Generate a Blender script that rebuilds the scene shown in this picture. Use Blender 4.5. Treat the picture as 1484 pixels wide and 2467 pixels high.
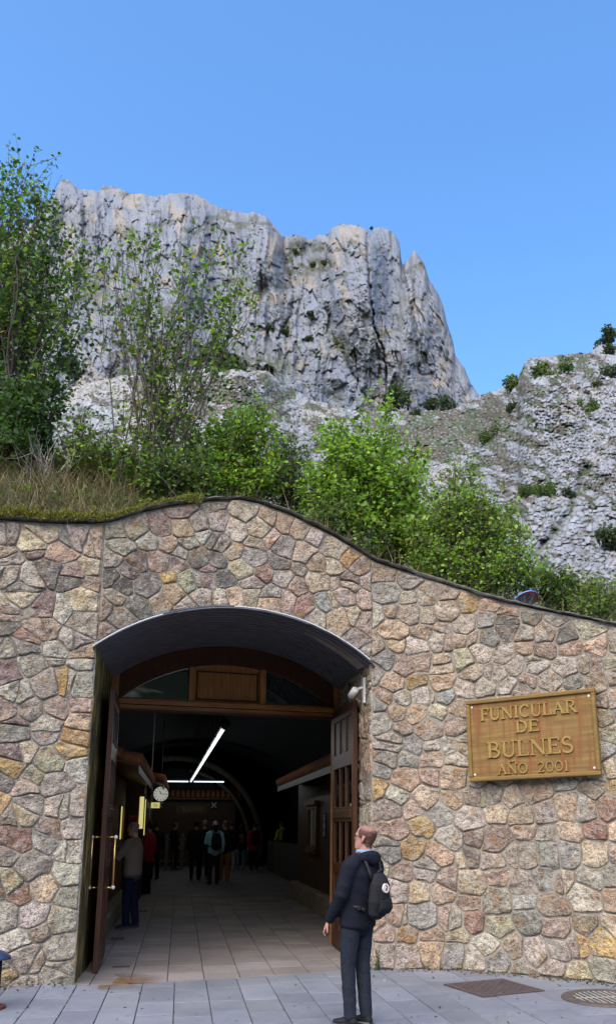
import bpy, bmesh, math, random
import numpy as np
from mathutils import Vector, Matrix

for _o in list(bpy.data.objects):
    bpy.data.objects.remove(_o)
S = bpy.context.scene
COL = S.collection

# ------------------------------------------------------------------ camera, sky, sun, exposure
PITCH = math.radians(12.25)
EYE = 1.66
cam_d = bpy.data.cameras.new('camera')
cam_d.sensor_fit = 'VERTICAL'
cam_d.sensor_height = 24.0
cam_d.lens = 2050 / 2467 * 24
cam_d.shift_x = (742 - 870) / 2467
cam_d.shift_y = (1545 - 1233.5) / 2467
cam_d.clip_start = 0.1
cam_d.clip_end = 6000
cam = bpy.data.objects.new('camera', cam_d)
COL.objects.link(cam)
cam.location = (0, 0, EYE)
cam.rotation_euler = (math.pi / 2 + PITCH, 0, 0)
S.camera = cam

SUN_EL, SUN_AZ = math.radians(48), math.radians(200)     # azimuth clockwise from +Y
world = bpy.data.worlds.new('World')
S.world = world
world.use_nodes = True
_nt = world.node_tree
_bg = _nt.nodes['Background']
_sky = _nt.nodes.new('ShaderNodeTexSky')
_sky.sky_type = 'NISHITA'
_sky.sun_disc = False
_sky.sun_elevation = SUN_EL
_sky.sun_rotation = SUN_AZ
_sky.altitude = 600
_sky.air_density = 1.0
_sky.dust_density = 2.6
_sky.ozone_density = 1.6
_hs = _nt.nodes.new('ShaderNodeHueSaturation')
_hs.inputs['Saturation'].default_value = 1.25
_nt.links.new(_sky.outputs['Color'], _hs.inputs['Color'])
_nt.links.new(_hs.outputs['Color'], _bg.inputs['Color'])
_bg.inputs['Strength'].default_value = 0.15

sun_d = bpy.data.lights.new('sun', 'SUN')
sun_d.energy = 1.35
sun_d.angle = math.radians(75)
sun_d.color = (1.0, 0.90, 0.76)
sun = bpy.data.objects.new('sun', sun_d)
COL.objects.link(sun)
_dir = Vector((math.sin(SUN_AZ) * math.cos(SUN_EL), math.cos(SUN_AZ) * math.cos(SUN_EL), math.sin(SUN_EL)))
sun.rotation_euler = _dir.to_track_quat('Z', 'Y').to_euler()
sun.location = (0, -20, 30)

S.view_settings.view_transform = 'Standard'
S.view_settings.look = 'None'
S.view_settings.gamma = 1
S.view_settings.exposure = 1.45
S.view_settings.use_curve_mapping = False
S.cycles.max_bounces = 8
S.cycles.transparent_max_bounces = 12
S.cycles.use_denoising = True

# ------------------------------------------------------------------ helpers
F_, X0_, Y0_ = 2050.0, 870.0, 1545.0
CP, SP = math.cos(PITCH), math.sin(PITCH)

def ray(x, y):
    v = (Y0_ - y) / F_
    return ((x - X0_) / F_, CP - v * SP, SP + v * CP)

def ground(x, y, z=0.0):
    r = ray(x, y); t = (z - EYE) / r[2]
    return (r[0] * t, r[1] * t, z)

def at_depth(x, y, Y):
    r = ray(x, y); t = Y / r[1]
    return (r[0] * t, Y, EYE + r[2] * t)

def project(X, Y, Z):
    dz = Z - EYE
    d = Y * CP + dz * SP
    u = -Y * SP + dz * CP
    return (X0_ + F_ * X / d, Y0_ - F_ * u / d)

def me_obj(name, verts, faces, mat=None, parent=None, smooth=False, cols=None, idx=None):
    me = bpy.data.meshes.new(name)
    me.from_pydata([tuple(map(float, v)) for v in verts], [], [tuple(map(int, f)) for f in faces])
    if mat is not None:
        for m in (mat if isinstance(mat, (list, tuple)) else [mat]):
            me.materials.append(m)
    if idx is not None:
        me.polygons.foreach_set('material_index', idx)
    if smooth:
        me.polygons.foreach_set('use_smooth', [True] * len(me.polygons))
    if cols is not None:
        set_cols(me, cols)
    me.update()
    o = bpy.data.objects.new(name, me)
    COL.objects.link(o)
    if parent is not None:
        o.parent = parent
    return o

def set_cols(me, cols, name='Col'):
    a = me.color_attributes.new(name, 'FLOAT_COLOR', 'POINT')
    c = np.ones((len(me.vertices), 4), np.float32)
    c[:, :np.asarray(cols).shape[-1]] = cols
    a.data.foreach_set('color', c.ravel())

def np_obj(name, V, Fq, mat, parent=None, smooth=True, cols=None):
    """mesh from numpy arrays: V (n,3), Fq (m,k) with constant k"""
    me = bpy.data.meshes.new(name)
    V = np.asarray(V, np.float32); Fq = np.asarray(Fq, np.int32)
    k = Fq.shape[1]
    me.vertices.add(len(V)); me.vertices.foreach_set('co', V.ravel())
    me.loops.add(Fq.size); me.loops.foreach_set('vertex_index', Fq.ravel())
    me.polygons.add(len(Fq))
    me.polygons.foreach_set('loop_start', np.arange(0, Fq.size, k, dtype=np.int32))
    me.polygons.foreach_set('loop_total', np.full(len(Fq), k, np.int32))
    if smooth:
        me.polygons.foreach_set('use_smooth', np.ones(len(Fq), bool))
    me.materials.append(mat)
    me.update(calc_edges=True)
    me.validate()
    if cols is not None:
        set_cols(me, cols)
    o = bpy.data.objects.new(name, me)
    COL.objects.link(o)
    if parent is not None:
        o.parent = parent
    return o

def empty(name, loc=(0, 0, 0), rz=0.0):
    o = bpy.data.objects.new(name, None)
    o.location = loc; o.rotation_euler = (0, 0, rz); o.empty_display_size = 0.2
    COL.objects.link(o)
    return o

def tag(o, label=None, cat=None, group=None, kind=None):
    if label: o['label'] = label
    if cat: o['category'] = cat
    if group: o['group'] = group
    if kind: o['kind'] = kind
    return o

class MB:
    """collects boxes, tubes, lofts into one mesh"""
    def __init__(s): s.v = []; s.f = []
    def add(s, v, f):
        b = len(s.v); s.v += [tuple(p) for p in v]; s.f += [tuple(i + b for i in q) for q in f]; return s
    def box(s, c, d, M=None):
        x, y, z = c; a, b, h = d[0] / 2, d[1] / 2, d[2] / 2
        v = [Vector((x + i * a, y + j * b, z + k * h)) for i, j, k in ((-1,-1,-1),(1,-1,-1),(1,1,-1),(-1,1,-1),(-1,-1,1),(1,-1,1),(1,1,1),(-1,1,1))]
        if M is not None: v = [M @ p for p in v]
        return s.add(v, [(0,3,2,1),(4,5,6,7),(0,1,5,4),(1,2,6,5),(2,3,7,6),(3,0,4,7)])
    def tube(s, pts, rad, n=8, cap=True):
        pts = [Vector(p) for p in pts]
        if not isinstance(rad, (list, tuple)): rad = [rad] * len(pts)
        vs = []; fs = []
        up = Vector((0.13, 0.31, 0.94)).normalized()
        for i, p in enumerate(pts):
            t = (pts[min(i + 1, len(pts) - 1)] - pts[max(i - 1, 0)])
            if t.length < 1e-9: t = Vector((0, 0, 1))
            t.normalize()
            a = t.cross(up)
            if a.length < 0.05: a = t.cross(Vector((1, 0, 0)))
            a.normalize(); b = t.cross(a)
            for k in range(n):
                an = 2 * math.pi * k / n
                vs.append(p + (a * math.cos(an) + b * math.sin(an)) * rad[i])
        for i in range(len(pts) - 1):
            for k in range(n):
                k2 = (k + 1) % n
                fs.append((i * n + k, i * n + k2, (i + 1) * n + k2, (i + 1) * n + k))
        if cap:
            fs.append(tuple(range(n - 1, -1, -1))); fs.append(tuple((len(pts) - 1) * n + k for k in range(n)))
        return s.add(vs, fs)
    def ball(s, c, r, n=10, m=7):
        if not isinstance(r, (list, tuple)): r = (r, r, r)
        vs = [(c[0], c[1], c[2] - r[2])]; fs = []
        for i in range(1, m):
            ph = -math.pi / 2 + math.pi * i / m
            for k in range(n):
                an = 2 * math.pi * k / n
                vs.append((c[0] + r[0] * math.cos(ph) * math.cos(an), c[1] + r[1] * math.cos(ph) * math.sin(an), c[2] + r[2] * math.sin(ph)))
        vs.append((c[0], c[1], c[2] + r[2]))
        for k in range(n): fs.append((0, 1 + (k + 1) % n, 1 + k))
        for i in range(m - 2):
            for k in range(n):
                a = 1 + i * n + k; b = 1 + i * n + (k + 1) % n
                fs.append((a, b, b + n, a + n))
        L = len(vs) - 1
        for k in range(n): fs.append((L, 1 + (m - 2) * n + k, 1 + (m - 2) * n + (k + 1) % n))
        return s.add(vs, fs)
    def build(s, name, mat, parent=None, smooth=False, bevel=0.0):
        o = me_obj(name, s.v, s.f, mat, parent, smooth)
        if bevel:
            b = o.modifiers.new('bevel', 'BEVEL'); b.width = bevel; b.segments = 2; b.limit_method = 'ANGLE'; b.angle_limit = 0.6
        return o

# ---- numpy noise
_rs = np.random.RandomState(11)
_PT = _rs.rand(512, 512)
def vnoise(x, y):
    xi = np.floor(x).astype(int); yi = np.floor(y).astype(int)
    fx = x - xi; fy = y - yi
    fx = fx * fx * fx * (fx * (fx * 6 - 15) + 10); fy = fy * fy * fy * (fy * (fy * 6 - 15) + 10)
    a = _PT[xi % 512, yi % 512]; b = _PT[(xi + 1) % 512, yi % 512]
    c = _PT[xi % 512, (yi + 1) % 512]; d = _PT[(xi + 1) % 512, (yi + 1) % 512]
    return (a * (1 - fx) + b * fx) * (1 - fy) + (c * (1 - fx) + d * fx) * fy
def fbm(x, y, o=4, g=0.5):
    t = 0; a = 1; n = 0
    for i in range(o):
        t = t + a * vnoise(x * 2**i + 17.3 * i, y * 2**i + 5.1 * i); n += a; a *= g
    return t / n
def ridged(x, y, o=3):
    t = 0; a = 1; n = 0
    for i in range(o):
        t = t + a * (1 - np.abs(2 * vnoise(x * 2**i + 31.7 * i, y * 2**i + 9.2 * i) - 1)); n += a; a *= 0.5
    return t / n
_WX = _rs.rand(256, 256); _WY = _rs.rand(256, 256); _WV = _rs.rand(256, 256)
def worley(x, y):
    xi = np.floor(x).astype(int); yi = np.floor(y).astype(int)
    f1 = np.full(x.shape, 9.0); f2 = np.full(x.shape, 9.0); v = np.zeros(x.shape)
    for dx in (-1, 0, 1):
        for dy in (-1, 0, 1):
            cx = xi + dx; cy = yi + dy
            px = cx + _WX[cx % 256, cy % 256]; py = cy + _WY[cx % 256, cy % 256]
            d = np.hypot(px - x, py - y)
            n1 = d < f1
            f2 = np.where(n1, f1, np.minimum(f2, d)); v = np.where(n1, _WV[cx % 256, cy % 256], v); f1 = np.where(n1, d, f1)
    return f1, f2, v
def sstep(a, b, x):
    t = np.clip((x - a) / (b - a), 0, 1); return t * t * (3 - 2 * t)

# ------------------------------------------------------------------ materials
def mat_new(name, rough=0.7, spec=0.3):
    m = bpy.data.materials.new(name); m.use_nodes = True
    nt = m.node_tree; b = nt.nodes['Principled BSDF']
    b.inputs['Roughness'].default_value = rough
    b.inputs['Specular IOR Level'].default_value = spec
    return m, nt, b
def N(nt, t, **kw):
    n = nt.nodes.new(t)
    for k, v in kw.items():
        if k.startswith('i_'):
            key = k[2:]; key = int(key) if key.isdigit() else key
            n.inputs[key].default_value = v
        else: setattr(n, k, v)
    return n
def coords(nt, kind='object', scale=(1, 1, 1)):
    if kind == 'world':
        g = N(nt, 'ShaderNodeNewGeometry'); s = g.outputs['Position']
    else:
        g = N(nt, 'ShaderNodeTexCoord'); s = g.outputs['Object']
    mp = N(nt, 'ShaderNodeMapping'); mp.inputs['Scale'].default_value = scale
    nt.links.new(s, mp.inputs['Vector'])
    return mp.outputs['Vector']
def noise(nt, vec, scale, detail=4, rough=0.55):
    n = N(nt, 'ShaderNodeTexNoise'); n.inputs['Scale'].default_value = scale; n.inputs['Detail'].default_value = detail; n.inputs['Roughness'].default_value = rough
    nt.links.new(vec, n.inputs['Vector']); return n.outputs['Fac']
def ramp(nt, fac, stops):
    r = N(nt, 'ShaderNodeValToRGB'); cr = r.color_ramp
    while len(cr.elements) < len(stops): cr.elements.new(0.5)
    for e, (p, c) in zip(cr.elements, stops):
        e.position = p; e.color = (c, c, c, 1) if isinstance(c, (int, float)) else (*c, 1)
    nt.links.new(fac, r.inputs['Fac']); return r.outputs['Color']
def mixc(nt, fac, a, b, mode='MIX'):
    m = N(nt, 'ShaderNodeMix', data_type='RGBA', blend_type=mode)
    for sock, v in ((m.inputs[0], fac), (m.inputs[6], a), (m.inputs[7], b)):
        if isinstance(v, (int, float)): sock.default_value = v
        elif isinstance(v, tuple): sock.default_value = (*v, 1) if len(v) == 3 else v
        else: nt.links.new(v, sock)
    return m.outputs[2]
def bump(nt, b, h, strength=0.4, dist=0.01):
    n = N(nt, 'ShaderNodeBump'); n.inputs['Strength'].default_value = strength; n.inputs['Distance'].default_value = dist
    nt.links.new(h, n.inputs['Height']); nt.links.new(n.outputs['Normal'], b.inputs['Normal'])

def simple(name, col, rough=0.6, var=0.25, scale=14.0, spec=0.3, bmp=0.15, metal=0.0, stretch=(1, 1, 1), kind='object'):
    m, nt, b = mat_new(name, rough, spec)
    v = coords(nt, kind, stretch)
    n = noise(nt, v, scale, 5)
    c = ramp(nt, n, [(0.25, tuple(x * (1 - var) for x in col)), (0.75, tuple(min(1, x * (1 + var)) for x in col))])
    nt.links.new(c, b.inputs['Base Color'])
    b.inputs['Metallic'].default_value = metal
    if bmp: bump(nt, b, n, bmp, 0.004)
    return m

def wood(name, col, rough=0.5, var=0.35, axis='z', spec=0.3, streak=0.0):
    m, nt, b = mat_new(name, rough, spec)
    st = (14, 14, 0.9) if axis == 'z' else ((0.9, 14, 14) if axis == 'x' else (14, 0.9, 14))
    n = noise(nt, coords(nt, 'object', st), 2.2, 6, 0.6)
    n2 = noise(nt, coords(nt), 1.7, 3)
    c = ramp(nt, n, [(0.3, tuple(x * (1 - var) for x in col)), (0.7, tuple(x * (1 + var) for x in col))])
    c = mixc(nt, ramp(nt, n2, [(0.35, 0.0), (0.7, 0.35)]), c, tuple(x * 0.55 for x in col))
    if streak:
        n3 = noise(nt, coords(nt, 'object', (9, 9, 0.8)), 1.6, 4)
        c = mixc(nt, ramp(nt, n3, [(0.48, 0.0), (0.62, streak)]), c, (0.22, 0.085, 0.03))
    nt.links.new(c, b.inputs['Base Color'])
    bump(nt, b, n, 0.25, 0.003)
    return m

def attr_col(nt, name='Col'):
    a = N(nt, 'ShaderNodeAttribute'); a.attribute_name = name; return a.outputs['Color']

def mat_stone():
    m, nt, b = mat_new('wall_stone', 0.85, 0.2)
    a = attr_col(nt)
    sc = N(nt, 'ShaderNodeVectorMath', operation='SCALE'); sc.inputs['Scale'].default_value = 37.0
    nt.links.new(a, sc.inputs[0])
    ad = N(nt, 'ShaderNodeVectorMath', operation='ADD')
    nt.links.new(coords(nt, 'world'), ad.inputs[0]); nt.links.new(sc.outputs[0], ad.inputs[1])
    v = ad.outputs[0]
    big = noise(nt, v, 5.0, 4, 0.6)
    mid = noise(nt, v, 22.0, 5, 0.65)
    fin = noise(nt, v, 75.0, 3, 0.6)
    c = mixc(nt, ramp(nt, big, [(0.38, 0.0), (0.58, 0.8)]), a, mixc(nt, 1.0, a, (0.62, 0.58, 0.56), 'MULTIPLY'))
    c = mixc(nt, ramp(nt, noise(nt, v, 8.5, 4, 0.6), [(0.52, 0.0), (0.62, 0.6)]), c, (0.40, 0.36, 0.29))
    c = mixc(nt, ramp(nt, noise(nt, v, 6.3, 3), [(0.58, 0.0), (0.68, 0.6)]), c, (0.34, 0.185, 0.06))
    c = mixc(nt, ramp(nt, mid, [(0.38, 0.65), (0.47, 0.0)]), c, (0.10, 0.095, 0.09))
    c = mixc(nt, ramp(nt, mid, [(0.58, 0.0), (0.68, 0.6)]), c, (0.62, 0.60, 0.52))
    c = mixc(nt, ramp(nt, fin, [(0.36, 0.6), (0.46, 0.0)]), c, (0.09, 0.085, 0.08))
    c = mixc(nt, ramp(nt, fin, [(0.58, 0.0), (0.68, 0.35)]), c, (0.7, 0.68, 0.6))
    nt.links.new(c, b.inputs['Base Color'])
    h = N(nt, 'ShaderNodeMath', operation='MULTIPLY_ADD'); h.inputs[1].default_value = 0.4
    nt.links.new(fin, h.inputs[0]); nt.links.new(mid, h.inputs[2])
    h2 = N(nt, 'ShaderNodeMath', operation='MULTIPLY_ADD'); h2.inputs[1].default_value = 1.6
    nt.links.new(noise(nt, v, 11.0, 4, 0.6), h2.inputs[0]); nt.links.new(h.outputs[0], h2.inputs[2])
    bump(nt, b, h2.outputs[0], 1.0, 0.026)
    return m

def mat_rock(name='limestone'):
    m, nt, b = mat_new(name, 0.9, 0.1)
    a = attr_col(nt)
    n = noise(nt, coords(nt, 'world'), 0.55, 5, 0.65)
    c = mixc(nt, 1.0, a, ramp(nt, n, [(0.3, 0.84), (0.7, 1.12)]), 'MULTIPLY')
    nt.links.new(c, b.inputs['Base Color'])
    bump(nt, b, n, 0.45, 1.0)
    return m

def mat_leaf(name='leaf', trans=0.42):
    m, nt, b = mat_new(name, 0.55, 0.35)
    a = attr_col(nt)
    nt.links.new(a, b.inputs['Base Color'])
    t = N(nt, 'ShaderNodeBsdfTranslucent')
    nt.links.new(mixc(nt, 1.0, a, (1.5, 1.6, 0.7), 'MULTIPLY'), t.inputs['Color'])
    mx = N(nt, 'ShaderNodeMixShader'); mx.inputs[0].default_value = trans
    nt.links.new(b.outputs[0], mx.inputs[1]); nt.links.new(t.outputs[0], mx.inputs[2])
    nt.links.new(mx.outputs[0], nt.nodes['Material Output'].inputs['Surface'])
    return m

def mat_paving(name, base, alt):
    m, nt, b = mat_new(name, 0.75, 0.25)
    a = attr_col(nt)
    v = coords(nt, 'world')
    n1 = noise(nt, v, 1.1, 4, 0.6); n2 = noise(nt, v, 60, 3); n3 = noise(nt, v, 9, 5, 0.65)
    c = mixc(nt, ramp(nt, n1, [(0.3, 0.0), (0.7, 1.0)]), tuple(x * 0.86 for x in base), alt)
    c = mixc(nt, 1.0, c, a, 'MULTIPLY')
    c = mixc(nt, ramp(nt, n2, [(0.3, 0.45), (0.45, 0.0)]), c, tuple(x * 0.5 for x in base))
    c = mixc(nt, ramp(nt, n3, [(0.55, 0.0), (0.72, 0.5)]), c, tuple(x * 0.55 for x in base))
    nt.links.new(c, b.inputs['Base Color'])
    bump(nt, b, n2, 0.35, 0.004)
    return m

def emit(name, col, s):
    m = bpy.data.materials.new(name); m.use_nodes = True
    nt = m.node_tree; nt.nodes.remove(nt.nodes['Principled BSDF'])
    e = N(nt, 'ShaderNodeEmission'); e.inputs['Color'].default_value = (*col, 1); e.inputs['Strength'].default_value = s
    nt.links.new(e.outputs[0], nt.nodes['Material Output'].inputs['Surface'])
    return m

def plain_attr(name, rough=0.8, spec=0.2, scale=30, var=0.2, bmp=0.2):
    m, nt, b = mat_new(name, rough, spec)
    n = noise(nt, coords(nt), scale, 4)
    c = mixc(nt, 1.0, attr_col(nt), ramp(nt, n, [(0.3, 1 - var), (0.7, 1 + var)]), 'MULTIPLY')
    nt.links.new(c, b.inputs['Base Color'])
    bump(nt, b, n, bmp, 0.004)
    return m

M_STONE = mat_stone()
M_MORTAR = simple('mortar', (0.31, 0.275, 0.225), 0.95, 0.35, 18, 0.1, 0.6, kind='world')
M_ROCK = mat_rock()
M_LEAF = mat_leaf()
M_GRASS = mat_leaf('grass_blade', 0.25)
M_BARK = simple('bark', (0.10, 0.085, 0.07), 0.9, 0.4, 30, 0.1, 0.5)
M_SOIL = simple('soil', (0.07, 0.06, 0.035), 0.95, 0.5, 3, 0.05, 0.6, kind='world')
M_COPING = simple('coping_stone', (0.10, 0.094, 0.08), 0.95, 0.55, 16, 0.1, 0.9, kind='world')
M_DOOR = wood('dark_door_wood', (0.07, 0.03, 0.015), 0.45)
M_TRANS = wood('transom_wood', (0.38, 0.18, 0.06), 0.42)
M_TRANSX = wood('transom_rail_wood', (0.34, 0.15, 0.05), 0.42, axis='x')
M_SIGN = wood('sign_wood', (0.245, 0.148, 0.048), 0.7, 0.4, 'x', streak=0.9)
M_SIGNF = wood('sign_frame_wood', (0.235, 0.145, 0.042), 0.6, 0.25, 'x')
M_LETTER = wood('letter_wood', (0.36, 0.235, 0.065), 0.5, 0.15, 'x')
M_CANOPY = simple('grey_metal_sheet', (0.105, 0.112, 0.135), 0.45, 0.2, 5, 0.5, 0.05)
M_WHITE = simple('white_metal', (0.75, 0.75, 0.73), 0.4, 0.08, 6, 0.4, 0.0)
M_BRASS = simple('brass', (0.62, 0.40, 0.13), 0.3, 0.15, 6, 0.5, 0.0, metal=0.85)
M_IRON = simple('rusty_iron', (0.085, 0.065, 0.062), 0.6, 0.4, 25, 0.4, 0.4)
M_BLACK = simple('black_paint', (0.015, 0.015, 0.017), 0.5, 0.2, 10, 0.3, 0.0)
# ------------------------------------------------------------------ wall lines (plan view)
L_ = (-3.01, 9.50); R_ = (0.13, 10.63)
E_ = Vector((R_[0] - L_[0], R_[1] - L_[1])); FW = E_.length; E_ = E_ / FW      # along the facade
AX = Vector((-0.2028, 0.9792)); BX = Vector((0.9792, 0.2028))                     # tunnel axis and its right
OC = Vector(((L_[0] + R_[0]) / 2, (L_[1] + R_[1]) / 2))
def tun(a, b, z=0.0):
    p = OC + AX * a + BX * b
    return Vector((p.x, p.y, z))
TUN_RZ = math.atan2(0.2028, 0.9792)           # heading of the tunnel axis as a rotation about Z

def catmull(P, n):
    out = []
    P = [2 * np.array(P[0]) - np.array(P[1])] + [np.array(p, float) for p in P] + [2 * np.array(P[-1]) - np.array(P[-2])]
    for i in range(1, len(P) - 2):
        for k in range(n):
            t = k / n
            p0, p1, p2, p3 = P[i - 1], P[i], P[i + 1], P[i + 2]
            out.append(0.5 * ((2 * p1) + (-p0 + p2) * t + (2 * p0 - 5 * p1 + 4 * p2 - p3) * t * t + (-p0 + 3 * p1 - 3 * p2 + p3) * t**3))
    out.append(P[-2]); return np.array(out)

TOP_PX = [(-400, 1235), (-120, 1248), (0, 1253), (140, 1262), (225, 1262), (270, 1258), (330, 1238), (400, 1222), (450, 1214), (520, 1206), (580, 1204),
          (620, 1212), (700, 1240), (800, 1290), (880, 1338), (905, 1355), (1000, 1385), (1100, 1417), (1200, 1447), (1300, 1470), (1400, 1490), (1484, 1507), (1640, 1545), (1900, 1600)]
_tx = [p[0] for p in TOP_PX]; _ty = [p[1] for p in TOP_PX]
class Curve:
    """plan polyline with arc length; s runs left to right, the visible face looks to the camera"""
    def __init__(s, pts, height=None):
        s.p = np.array(pts, float)
        s.s = np.concatenate([[0], np.cumsum(np.hypot(*np.diff(s.p, axis=0).T))])
        s.len = s.s[-1]; s.h = height
        if height is None:
            zs = []
            for X, Y in s.p:
                z = 5.0
                for _ in range(12):
                    px = project(X, Y, z)[0]
                    r = ray(px, np.interp(px, _tx, _ty)); z = EYE + r[2] * Y / r[1]
                zs.append(z)
            s.z = np.array(zs)
    def xy(s, t): return np.array([np.interp(t, s.s, s.p[:, 0]), np.interp(t, s.s, s.p[:, 1])])
    def nrm(s, t):
        a = s.xy(max(0, t - 0.05)); b = s.xy(min(s.len, t + 0.05)); d = b - a; d /= np.hypot(*d)
        return np.array([d[1], -d[0]])
    def top(s, t): return s.h if s.h is not None else float(np.interp(t, s.s, s.z))
    def at(s, t, z, d=0.0):
        q = s.xy(t) + s.nrm(t) * d; return (q[0], q[1], z)
    def hit(s, px, py):
        r = ray(px, py); k = r[0] / r[1]
        ratio = s.p[:, 0] / s.p[:, 1]
        if k < ratio.min() or k > ratio.max(): return None
        t = float(np.interp(k, ratio, s.s)); Y = s.xy(t)[1]
        return t, EYE + r[2] * Y / r[1]

def line(a, b, n): return [(a[0] + (b[0] - a[0]) * i / n, a[1] + (b[1] - a[1]) * i / n) for i in range(n + 1)]
_far = (L_[0] - E_.x * 2.6 - 0.0, L_[1] - E_.y * 2.6)
C_LEFT = Curve(line(_far, (L_[0] - 0.004, L_[1] - 0.0), 52))
C_ARCH = Curve(line(L_, R_, 67))
C_RIGHT = Curve(catmull([R_, (0.66, 10.715), (1.30, 10.58), (2.02, 10.21), (2.74, 9.72), (3.6, 9.02), (4.6, 8.2)], 16))
REV = 2.25
C_REVR = Curve(line((R_[0] + AX.x * REV, R_[1] + AX.y * REV), R_, 30), 4.05)
ARC_S, ARC_R = FW / 2, 2.72
ARC_Z = 4.26 - ARC_R
def arc_z(s): return ARC_Z + math.sqrt(max(0, ARC_R**2 - (s - ARC_S)**2))

# ------------------------------------------------------------------ far terrain: cliff and rocky slope, built at their real distances
SKY_A = [(-300, 700), (-100, 640), (0, 585), (60, 550), (100, 512), (130, 470), (145, 437), (165, 431), (188, 452), (240, 460), (250, 447), (262, 450), (275, 452), (310, 464), (345, 465), (372, 473), (400, 467), (440, 466), (475, 468), (500, 485), (530, 500), (560, 509), (595, 513), (620, 510), (640, 520), (660, 545), (685, 573), (689, 571), (714, 567), (740, 571), (746, 575), (769, 565), (790, 567), (798, 550), (828, 539), (857, 544), (887, 556), (892, 562), (899, 550), (916, 546), (937, 552), (954, 567), (962, 585), (966, 623), (970, 638), (987, 619), (998, 604), (1008, 615), (1021, 636), (1033, 674), (1054, 707), (1067, 737), (1075, 774), (1092, 825), (1096, 854), (1117, 883), (1134, 925), (1155, 955), (1180, 990), (1230, 1060), (1300, 1120)]
SKY_B = [(-300, 900), (0, 905), (150, 935), (300, 905), (450, 895), (560, 872), (640, 893), (700, 935), (760, 965), (850, 990), (950, 990), (1050, 988), (1120, 975), (1150, 958), (1170, 948), (1202, 936), (1230, 928), (1246, 916), (1253, 896), (1262, 876), (1278, 860), (1310, 854), (1330, 856), (1387, 850), (1411, 854), (1427, 846), (1443, 832), (1484, 830), (1560, 790), (1700, 720)]
def _ip(P, x): return np.interp(x, [p[0] for p in P], [p[1] for p in P])

def depth_a(x, y):
    return 425 + (960 - y) * 0.17 + 30 * np.exp(-np.maximum(0, y - _ip(SKY_A, x)) / 22.0)
def b_top(x): return 330 - 140 * sstep(1060, 1290, x)
def depth_b(x, y):
    t = np.clip((y - _ip(SKY_B, x)) / (1570 - _ip(SKY_B, x)), 0, 1)
    return b_top(x) * (27.0 / b_top(x)) ** (t ** 0.92) + 10 * np.exp(-np.maximum(0, y - _ip(SKY_B, x)) / 10.0)

def groove(x, y, pts, w):
    """0..1 profile of a crack that follows a polyline"""
    best = np.full(x.shape, 1e9)
    for (x0, y0), (x1, y1) in zip(pts[:-1], pts[1:]):
        dx, dy = x1 - x0, y1 - y0
        t = np.clip(((x - x0) * dx + (y - y0) * dy) / (dx * dx + dy * dy), 0, 1)
        best = np.minimum(best, np.hypot(x - x0 - t * dx, y - y0 - t * dy))
    return np.exp(-(best / w) ** 2)
def blob(x, y, cx, cy, rx, ry): return np.exp(-((x - cx) / rx) ** 2 - ((y - cy) / ry) ** 2)

def sheet(name, sky, xs, ybot, nrow, jag, build, label=None):
    top = _ip(sky, xs) + (fbm(xs / 9.0, xs * 0 + 3.3, 3) - 0.5) * jag + (fbm(xs / 30.0, xs * 0 + 8.1, 2) - 0.5) * jag
    t = np.linspace(0, 1, nrow) ** 0.95
    Xp = np.repeat(xs[None, :], nrow, 0); Yp = top[None, :] + (ybot - top)[None, :] * t[:, None]
    D, colr = build(Xp, Yp)
    v = (Y0_ - Yp) / F_
    rx, ry, rz = (Xp - X0_) / F_, CP - v * SP, SP + v * CP
    k = D / ry
    P = np.stack([rx * k, D, EYE + rz * k], -1)
    back = []
    for dy, dz in ((220, 260), (90, 60), (25, 8)):       # the far side falls away behind the ridge
        b = P[0].copy(); f = (b[:, 1] + dy) / b[:, 1]; b[:, 0] *= f; b[:, 1] += dy; b[:, 2] -= dz; back.append(b)
    P = np.concatenate([np.array(back), P]); colr = np.concatenate([np.repeat(colr[:1], 3, 0), colr])
    n, m = P.shape[:2]
    i = np.arange(n * m).reshape(n, m)
    Fq = np.stack([i[:-1, :-1], i[1:, :-1], i[1:, 1:], i[:-1, 1:]], -1).reshape(-1, 4)
    o = np_obj(name, P.reshape(-1, 3), Fq, M_ROCK, None, False, colr.reshape(-1, 3))
    return tag(o, kind='structure')

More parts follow.
